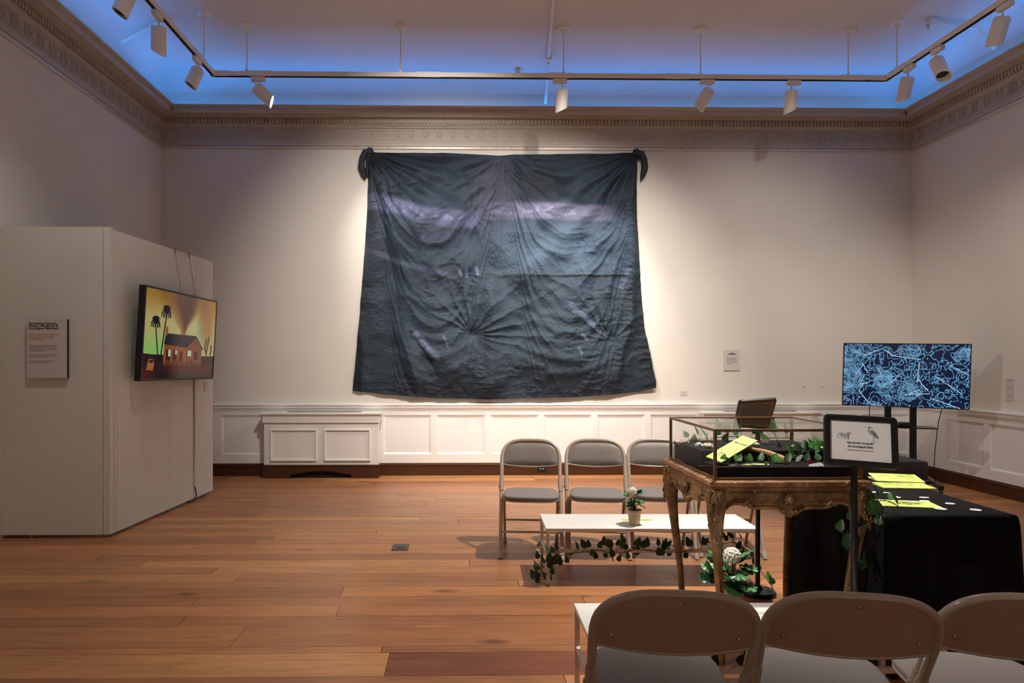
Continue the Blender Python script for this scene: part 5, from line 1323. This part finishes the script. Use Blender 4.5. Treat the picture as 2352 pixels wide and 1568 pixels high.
# things lying on it
zt_ = BH + .0015
def lie(u, v): return onZ(u, v, zt_)
q = lie(2058, 1102); zine((q.x, q.y, zt_), -.25, .24, .15, 'lime zine with lifted cover on the black cloth, nearest the ottoman', .022, 4)
q = lie(2075, 1117); zine((q.x, q.y, zt_), -.12, .26, .13, 'lime zine lying flat before the lifted one on the black cloth', .008, 4)
q = lie(2086, 1160); zine((q.x, q.y + .03, zt_), -.22, .27, .15, 'lime illustrated leaflet at the near edge of the black cloth', 0, 9)
def cutout(u, v, w, d, rz, label, kind):
    q = lie(u, v); o = empty('paper_cutout', (q.x, q.y, zt_ + .001), (0, 0, rz)); tag(o, label, 'paper', 'white paper cutouts')
    n = 20; poly = []
    for k in range(n):
        a = 2 * PI * k / n
        r = 1 + (0 if kind == 0 else .28 * math.sin(3 * a + kind) + .16 * math.cos(5 * a))
        poly.append((w / 2 * r * math.cos(a), d / 2 * r * math.sin(a)))
    if kind == 9: poly = [(-w / 2, -d / 2), (w / 2, -d * .4), (w * .45, d / 2), (-w * .4, d * .45)]
    MB().prism(poly, 0, .0018).build('card', M['paper'], o)
    b = MB(); 
    for k in range(3): b.box(-w * .22, w * .2 - .004 * k, -d * .15 + k * d * .13, -d * .15 + k * d * .13 + d * .035, .0018, .0022)
    if kind != 9: b.build('print', M['ink_soft'], o)
cutout(2122.5, 1143, .046, .03, 0, 'round white sticker, farther of the overlapping pair on black cloth', 0)
cutout(2123.5, 1151, .046, .03, 0, 'round white sticker, nearer of the overlapping pair on black cloth', 0)
cutout(2182.5, 1157, .042, .038, 0, 'lone round white sticker near the middle of the black cloth', 0)
cutout(2241, 1171.5, .046, .044, 0, 'lone round white sticker near the right edge of the black cloth', 0)
cutout(2160, 1169, .05, .05, .2, 'round white sticker at the corner of the illustrated lime leaflet', 0)
cutout(2014, 1092.5, .075, .06, -.1, 'white rectangular card at the far end of the black cloth', 9)
cutout(2003, 1098, .035, .03, 0, 'small white cutout before the rectangular card', 2)
cutout(2019, 1131, .08, .035, -.2, 'long white animal cutout between the lime leaflets', 3)
cutout(2056, 1142, .05, .035, -.2, 'white animal cutout behind the illustrated lime leaflet', 4)
cutout(2092, 1152, .05, .03, 0, 'white cutout half hidden under the illustrated lime leaflet', 1)

# ---------------------------------------------------------------- sign stands
def rounded(w, h, r, n=6):
    out = []
    for (cx, cy, a0) in ((w / 2 - r, h / 2 - r, 0), (-w / 2 + r, h / 2 - r, PI / 2), (-w / 2 + r, -h / 2 + r, PI), (w / 2 - r, -h / 2 + r, 1.5 * PI)):
        for k in range(n + 1): a = a0 + (PI / 2) * k / n; out.append((cx + r * math.cos(a), cy + r * math.sin(a)))
    return out
def frame_ring(w, h, bw, r, y0, y1):
    o = rounded(w, h, r); i = rounded(w - 2 * bw, h - 2 * bw, max(.001, r - bw)); n = len(o)
    vs = [(p[0], y0 + .004, p[1]) for p in o] + [((p[0] + q[0]) / 2, y0, (p[1] + q[1]) / 2) for p, q in zip(o, i)] + [(q[0], y0 + .003, q[1]) for q in i] + [(p[0], y1, p[1]) for p in o]
    fs = []
    for k in range(n):
        j = (k + 1) % n; fs += [[k, j, n + j, n + k], [n + k, n + j, 2 * n + j, 2 * n + k], [3 * n + k, 3 * n + j, j, k]]
    fs.append([3 * n + k for k in range(n)])
    return MB().add(vs, fs)
s1 = empty('sign_stand', (1.69, 2.905, 0)); tag(s1, 'black sign stand with a framed white poster before the gilded table', 'sign stand')
MB().lathe([(0, 0), (.092, 0), (.095, .008), (.088, .018), (.03, .024), (.02, .05), (0, .05)], 28).build('base', M['blackmetal'], s1, 40)
MB().tube([(0, 0, .03), (0, 0, .92)], .0145, 14).build('pole', M['blackmetal'], s1, 60)
MB().tube([(0, 0, .56), (0, 0, .60)], .0175, 14).build('collar', M['black'], s1, 60)
sw, sh = .279, .223
fr = frame_ring(sw, sh, .026, .02, -.012, .008).build('frame', M['black'], s1, 50, (.0125, -.022, 1.0205))
fr.rotation_mode = 'QUATERNION'; fr.rotation_quaternion = ypr(math.radians(-21.95), math.radians(-19.2), math.radians(1.9))
MB().box(-sw / 2 + .02, sw / 2 - .02, -.004, -.002, -sh / 2 + .02, sh / 2 - .02).build('poster', M['paper'], fr)
yp = -.0045
def flat(poly, mat, nm, dy=0): return MB().prism(poly, yp - .0003 - dy, yp + .0004, 'y').build(nm, mat, fr)
# four-legged furry animal drawing
flat([(-.088, .012), (-.086, .024), (-.078, .031), (-.066, .032), (-.056, .028), (-.05, .031), (-.05, .041), (-.045, .035), (-.038, .036), (-.034, .032), (-.032, .033), (-.034, .029), (-.039, .027), (-.041, .018), (-.044, .012), (-.042, .004), (-.047, .005), (-.048, .013), (-.055, .012), (-.055, .004), (-.059, .004), (-.06, .014), (-.067, .017), (-.066, .009), (-.07, .009), (-.073, .018), (-.078, .024), (-.084, .021), (-.083, .013), (-.078, .011), (-.079, .009)], M['grey_ink'], 'animal_drawing')
flat([(-.044, .012), (-.042, .004), (-.047, .005), (-.048, .013), (-.043, .02)], M['darkgrey_ink'], 'animal_drawing', .0003)
# long-legged heron drawing
hb = MB()
def stroke(pts, rad):
    for p0, p1, r0, r1 in zip(pts[:-1], pts[1:], rad[:-1], rad[1:]):
        d_ = Vector((p1[0] - p0[0], p1[1] - p0[1])); d_.normalize(); n_ = Vector((-d_.y, d_.x))
        hb.prism([(p0[0] + n_.x * r0, p0[1] + n_.y * r0), (p0[0] - n_.x * r0, p0[1] - n_.y * r0), (p1[0] - n_.x * r1, p1[1] - n_.y * r1), (p1[0] + n_.x * r1, p1[1] + n_.y * r1)], yp - .0004, yp + .0004, 'y')
stroke([(.014, .0605), (.03, .0615), (.037, .064), (.043, .0625), (.052, .0575)], [.0003, .0012, .0028, .0022, .0004])
stroke([(.038, .063), (.033, .057), (.032, .05), (.035, .043), (.041, .037), (.047, .03)], [.0024, .0028, .0036, .0048, .0055, .004])
stroke([(.05, .03), (.0505, .014), (.05, -.002)], [.0016, .0011, .001]); stroke([(.042, -.003), (.05, -.0022), (.058, -.0035)], [.0007, .0011, .0006])
hb.build('heron_drawing', M['grey_ink'], fr)
flat([(.040, .05), (.046, .051), (.053, .046), (.060, .037), (.065, .027), (.069, .019), (.067, .013), (.058, .019), (.050, .027), (.044, .036), (.041, .044)], M['darkgrey_ink'], 'heron_drawing', .0004)
text('Balti MORE Wetlands:', .0105, M['ink'], fr, (0, yp - .0004, -.0125), R90, align='CENTER', bold=.00012, sx=1.02)
text('An Ecological Zine', .0128, M['ink'], fr, (0, yp - .0004, -.0285), R90, align='CENTER', bold=.00015, sx=.98)
text('By Chelsea Barrett & Grayce Hanna', .0066, M['ink_soft'], fr, (0, yp - .0004, -.043), R90, align='CENTER')

s2 = empty('sign_stand', (1.738, 3.965, 0)); tag(s2, 'black sign stand seen from behind, beyond the glass case', 'sign stand')
MB().lathe([(0, 0), (.098, 0), (.102, .012), (.094, .024), (.03, .03), (.02, .05), (0, .05)], 28).build('base', M['blackmetal'], s2, 40)
MB().tube([(0, 0, .03), (0, 0, .98)], .0135, 14).build('pole', M['blackmetal'], s2, 60)
f2 = frame_ring(.21, .29, .02, .02, -.01, .006).build('frame', M['black'], s2, 50, (-.015, 0.02, 1.045))
f2.rotation_mode = 'QUATERNION'; f2.rotation_quaternion = ypr(math.radians(176), math.radians(-48), math.radians(6))
MB().box(-.095, .095, .0062, .0075, -.125, .125).build('backing_board', M['brown_board'], f2)
MB().box(-.078, .078, .0076, .0085, -.135, .1).build('backing_sheet', M['grey_back'], f2)

# ---------------------------------------------------------------- contents of the display case
def incase(u, v, Y): return onY(u, v, Y)
z1 = empty('zine_booklet', (0, 0, 0)); tag(z1, 'lime zine booklet with black lettering leaning inside the glass case', 'booklet')
A, B_, C_ = incase(1734, 1010, 3.30), incase(1697, 997, 3.36), incase(1631, 1051, 3.12)
C2 = incase(1664, 1063, 3.07)
ctr = (B_ + A + C_ + C2) / 4
ex = ((A - B_) + (C2 - C_)).normalized(); ey_ = ((B_ - C_) + (A - C2)).normalized(); ez = ex.cross(ey_).normalized(); ey_ = ez.cross(ex)
W_ = ((A - B_).length + (C2 - C_).length) / 2; Hh = ((B_ - C_).length + (A - C2).length) / 2
z1.matrix_world = Matrix.Translation(ctr) @ Matrix((ex, ey_, ez)).transposed().to_4x4()
MB().box(-W_ / 2, W_ / 2, -Hh / 2, Hh / 2, -.0045, -.001).build('pages', M['lime'], z1); MB().box(-W_ / 2, W_ / 2, -Hh / 2, Hh / 2, -.0008, .0008).build('cover', M['lime'], z1)
text('BALTI', W_ * .13, M['ink_lime'], z1, (0, Hh * .30, .001), (0, 0, 0), align='CENTER'); text('MORE', W_ * .3, M['ink'], z1, (0, Hh * .19, .001), (0, 0, 0), align='CENTER', shear=.35, bold=.0006)
sk = MB(); rr = random.Random(4)
for k in range(5):
    cx, cy = rr.uniform(-.25, .25) * W_, rr.uniform(-.38, .08) * Hh
    sk.tube([(cx + W_ * .14 * math.cos(j * .8 + k), cy + Hh * .09 * math.sin(j * 1.2), .0012) for j in range(7)], .0007, 4)
sk.build('ink_drawing', M['ink_lime'], z1)
# driftwood branch lying across
a, b_ = incase(1709, 1026, 3.28), incase(1808, 1056, 3.14)
dw = empty('driftwood', tuple(a)); tag(dw, 'bare driftwood branch lying inside the glass case', 'branch')
pts = [a.lerp(b_, t) + Vector((0, 0, .012 * math.sin(PI * t) - .006)) for t in (0, .2, .4, .6, .8, 1)]
MB(a).tube(catmull(pts, 4), [.006 + .011 * (k / 20) for k in range(21)], 10).build('branch', M['driftwood'], dw, 60)
# bark strip, stones, shells, cutouts
def thing_mesh(name, label, cat, u, v, Y, builder, mat, rot=(0, 0, 0), group=None):
    q = incase(u, v, Y); o = builder().build(name, mat, None, 60); o.location = q; o.rotation_euler = rot; tag(o, label, cat, group); return o
thing_mesh('bark_strip', 'rough strip of tree bark at the front of the display tray', 'bark', 1706, 1073, 3.10, lambda: MB().tube([(-.07, 0, 0), (-.03, .005, .003), (.02, 0, .002), (.07, 0, -.004)], [.008, .012, .011, .006], 7), M['bark'])
thing_mesh('pebble', 'upright grey pebble at the front middle of the display tray', 'stone', 1759.5, 1069, 3.11, lambda: MB().blob((0, 0, 0), (.007, .006, .018), 10), M['stone'])
thing_mesh('shell', 'large grey oyster shell behind the driftwood', 'shell', 1788, 1020, 3.36, lambda: MB().blob((0, 0, 0), (.015, .006, .031), 12), M['stone'], (0, -.5, .2))
thing_mesh('shell', 'pale blue shell beside the lime booklet', 'shell', 1738, 1022, 3.34, lambda: MB().blob((0, 0, 0), (.016, .014, .013), 12), M['shell'])
thing_mesh('shell', 'pale blue shell next to the white roses at the left of the case', 'shell', 1604, 1022, 3.42, lambda: MB().blob((0, 0, 0), (.02, .014, .014), 12), M['shell'], (0, -.3, 0))
thing_mesh('pebble', 'small round stone behind the grey oyster shell', 'stone', 1824, 1027, 3.40, lambda: MB().blob((0, 0, 0), (.019, .014, .014), 12), M['stone'])
def card(name, label, poly, mat, u, v, Y, rot, cat='paper'):
    q = incase(u, v, Y); o = MB().prism(poly, -.0008, .0008, 'y').build(name, mat); o.location = q; o.rotation_euler = rot; tag(o, label, cat); return o
card('paper_cutout', 'small white bird cutout behind the front ivy leaves in the case', [(-.012, -.008), (.006, -.012), (.011, .004), (.014, .012), (.008, .014), (.006, .006), (-.006, .004)], M['paper'], 1700, 1053, 3.09, (-.3, 0, 0))
card('paper_cutout', 'long white cutout at the right front of the case', [(-.036, -.006), (-.03, .004), (-.014, .007), (.02, .014), (.034, .008), (.036, -.006), (.02, -.004), (0, -.01)], M['paper'], 1874, 1068, 3.075, (-.6, 0, 0))
card('paper_cutout', 'white fish cutout standing among the ivy in the case', [(-.02, -.014), (-.014, .004), (.004, .016), (.018, .018), (.014, .008), (.002, -.008), (-.01, -.016)], M['paper'], 1837, 1052, 3.1, (-.3, 0, 0))
card('paper_flower', 'red pointed paper shape among the ivy in the case', [(-.016, -.022), (.016, -.024), (.012, -.004), (.002, -.006), (-.006, .036), (-.012, -.004)], M['red'], 1862, 1055, 3.13, (-.2, 0, 0))
card('paper_cutout', 'tiny white cutout under the ivy at the front of the case', [(-.006, -.008), (-.002, -.009), (0, .006), (.006, .008), (.004, .012), (-.006, .008)], M['paper'], 1871, 1079, 3.1, (-.4, 0, 0))
card('paper_cutout', 'pink tinted card behind the driftwood in the case', [(-.02, -.01), (.02, -.012), (.022, .006), (-.018, .01)], simple('pink_paper', srgb(222, 190, 184), .7), 1757, 1011, 3.45, (-.2, 0, .1))
zq = incase(1720, 1069, 3.12); zine((zq.x, zq.y, zq.z), 0, .19, .03, 'lime strip lying behind the bark in the display tray', 0, 1, (.35, 0, -.03))
zq = incase(1868, 1030, 3.6); zine((zq.x, zq.y, zq.z), 0, .12, .04, 'folded lime paper at the back right of the case', 0, 1, (.5, 0, .05))
# ivy in the case
vine('ivy strand across the front of the display tray', [(1.18, 3.10, TZ + .01), (1.26, 3.09, TZ + .008), (1.34, 3.10, TZ + .012), (1.42, 3.11, TZ + .01), (1.5, 3.10, TZ + .012), (1.6, 3.11, TZ + .015), (1.7, 3.10, TZ + .012), (1.78, 3.10, TZ + .008)], 20, .042, IVY, 41, (0, -1), .012, updown=.8)
vine('ivy clump at the right of the display tray', [(1.56, 3.18, TZ + .03), (1.61, 3.18, TZ + .05), (1.66, 3.2, TZ + .055), (1.71, 3.22, TZ + .06), (1.76, 3.24, TZ + .05)], 17, .048, IVY, 43, (0, -1), .024, updown=.75)
vine('ivy trail along the back of the display case', [(1.2, 3.56, TZ2 + .01), (1.3, 3.5, TZ2 + .03), (1.4, 3.48, TZ2 + .04), (1.5, 3.5, TZ2 + .03), (1.62, 3.46, TZ2 + .035), (1.72, 3.5, TZ2 + .03)], 22, .058, IVY, 47, (0, -1), .03, updown=.75)
# white roses at the left of the case
def rose(u, v, Y, label, s=.024):
    q = incase(u, v, Y); r = empty('white_rose', tuple(q)); tag(r, label, 'flower'); rr = random.Random(int(u))
    pm = MB(); pm.add([(-.5, 0, 0), (0, 0, -.12), (.5, 0, 0), (.62, .08, .6), (.3, .02, .95), (-.3, .02, .95), (-.62, .08, .6), (0, -.1, .5)], [(0, 1, 7), (1, 2, 7), (2, 3, 7), (3, 4, 7), (4, 5, 7), (5, 6, 7), (6, 0, 7)])
    me_ = pm.mesh('petal'); me_.materials.append(M['petal'])
    for k in range(16):
        a = k * 2.4; d = .15 + .5 * k / 16
        o = bpy.data.objects.new('petal', me_); COL.objects.link(o); o.parent = r; o.location = (s * d * math.cos(a), s * d * math.sin(a), 0)
        o.rotation_euler = (Matrix.Rotation(a - PI / 2 + PI, 4, 'Z') @ Matrix.Rotation(.2 + .9 * k / 16, 4, 'X')).to_euler(); o.scale = (s, s, s * 1.1)
rose(1626, 1028, 3.36, 'white rose inside the left of the glass case')
rose(1567, 1020, 3.58, 'pale white rose near the back left corner of the glass case', .026)
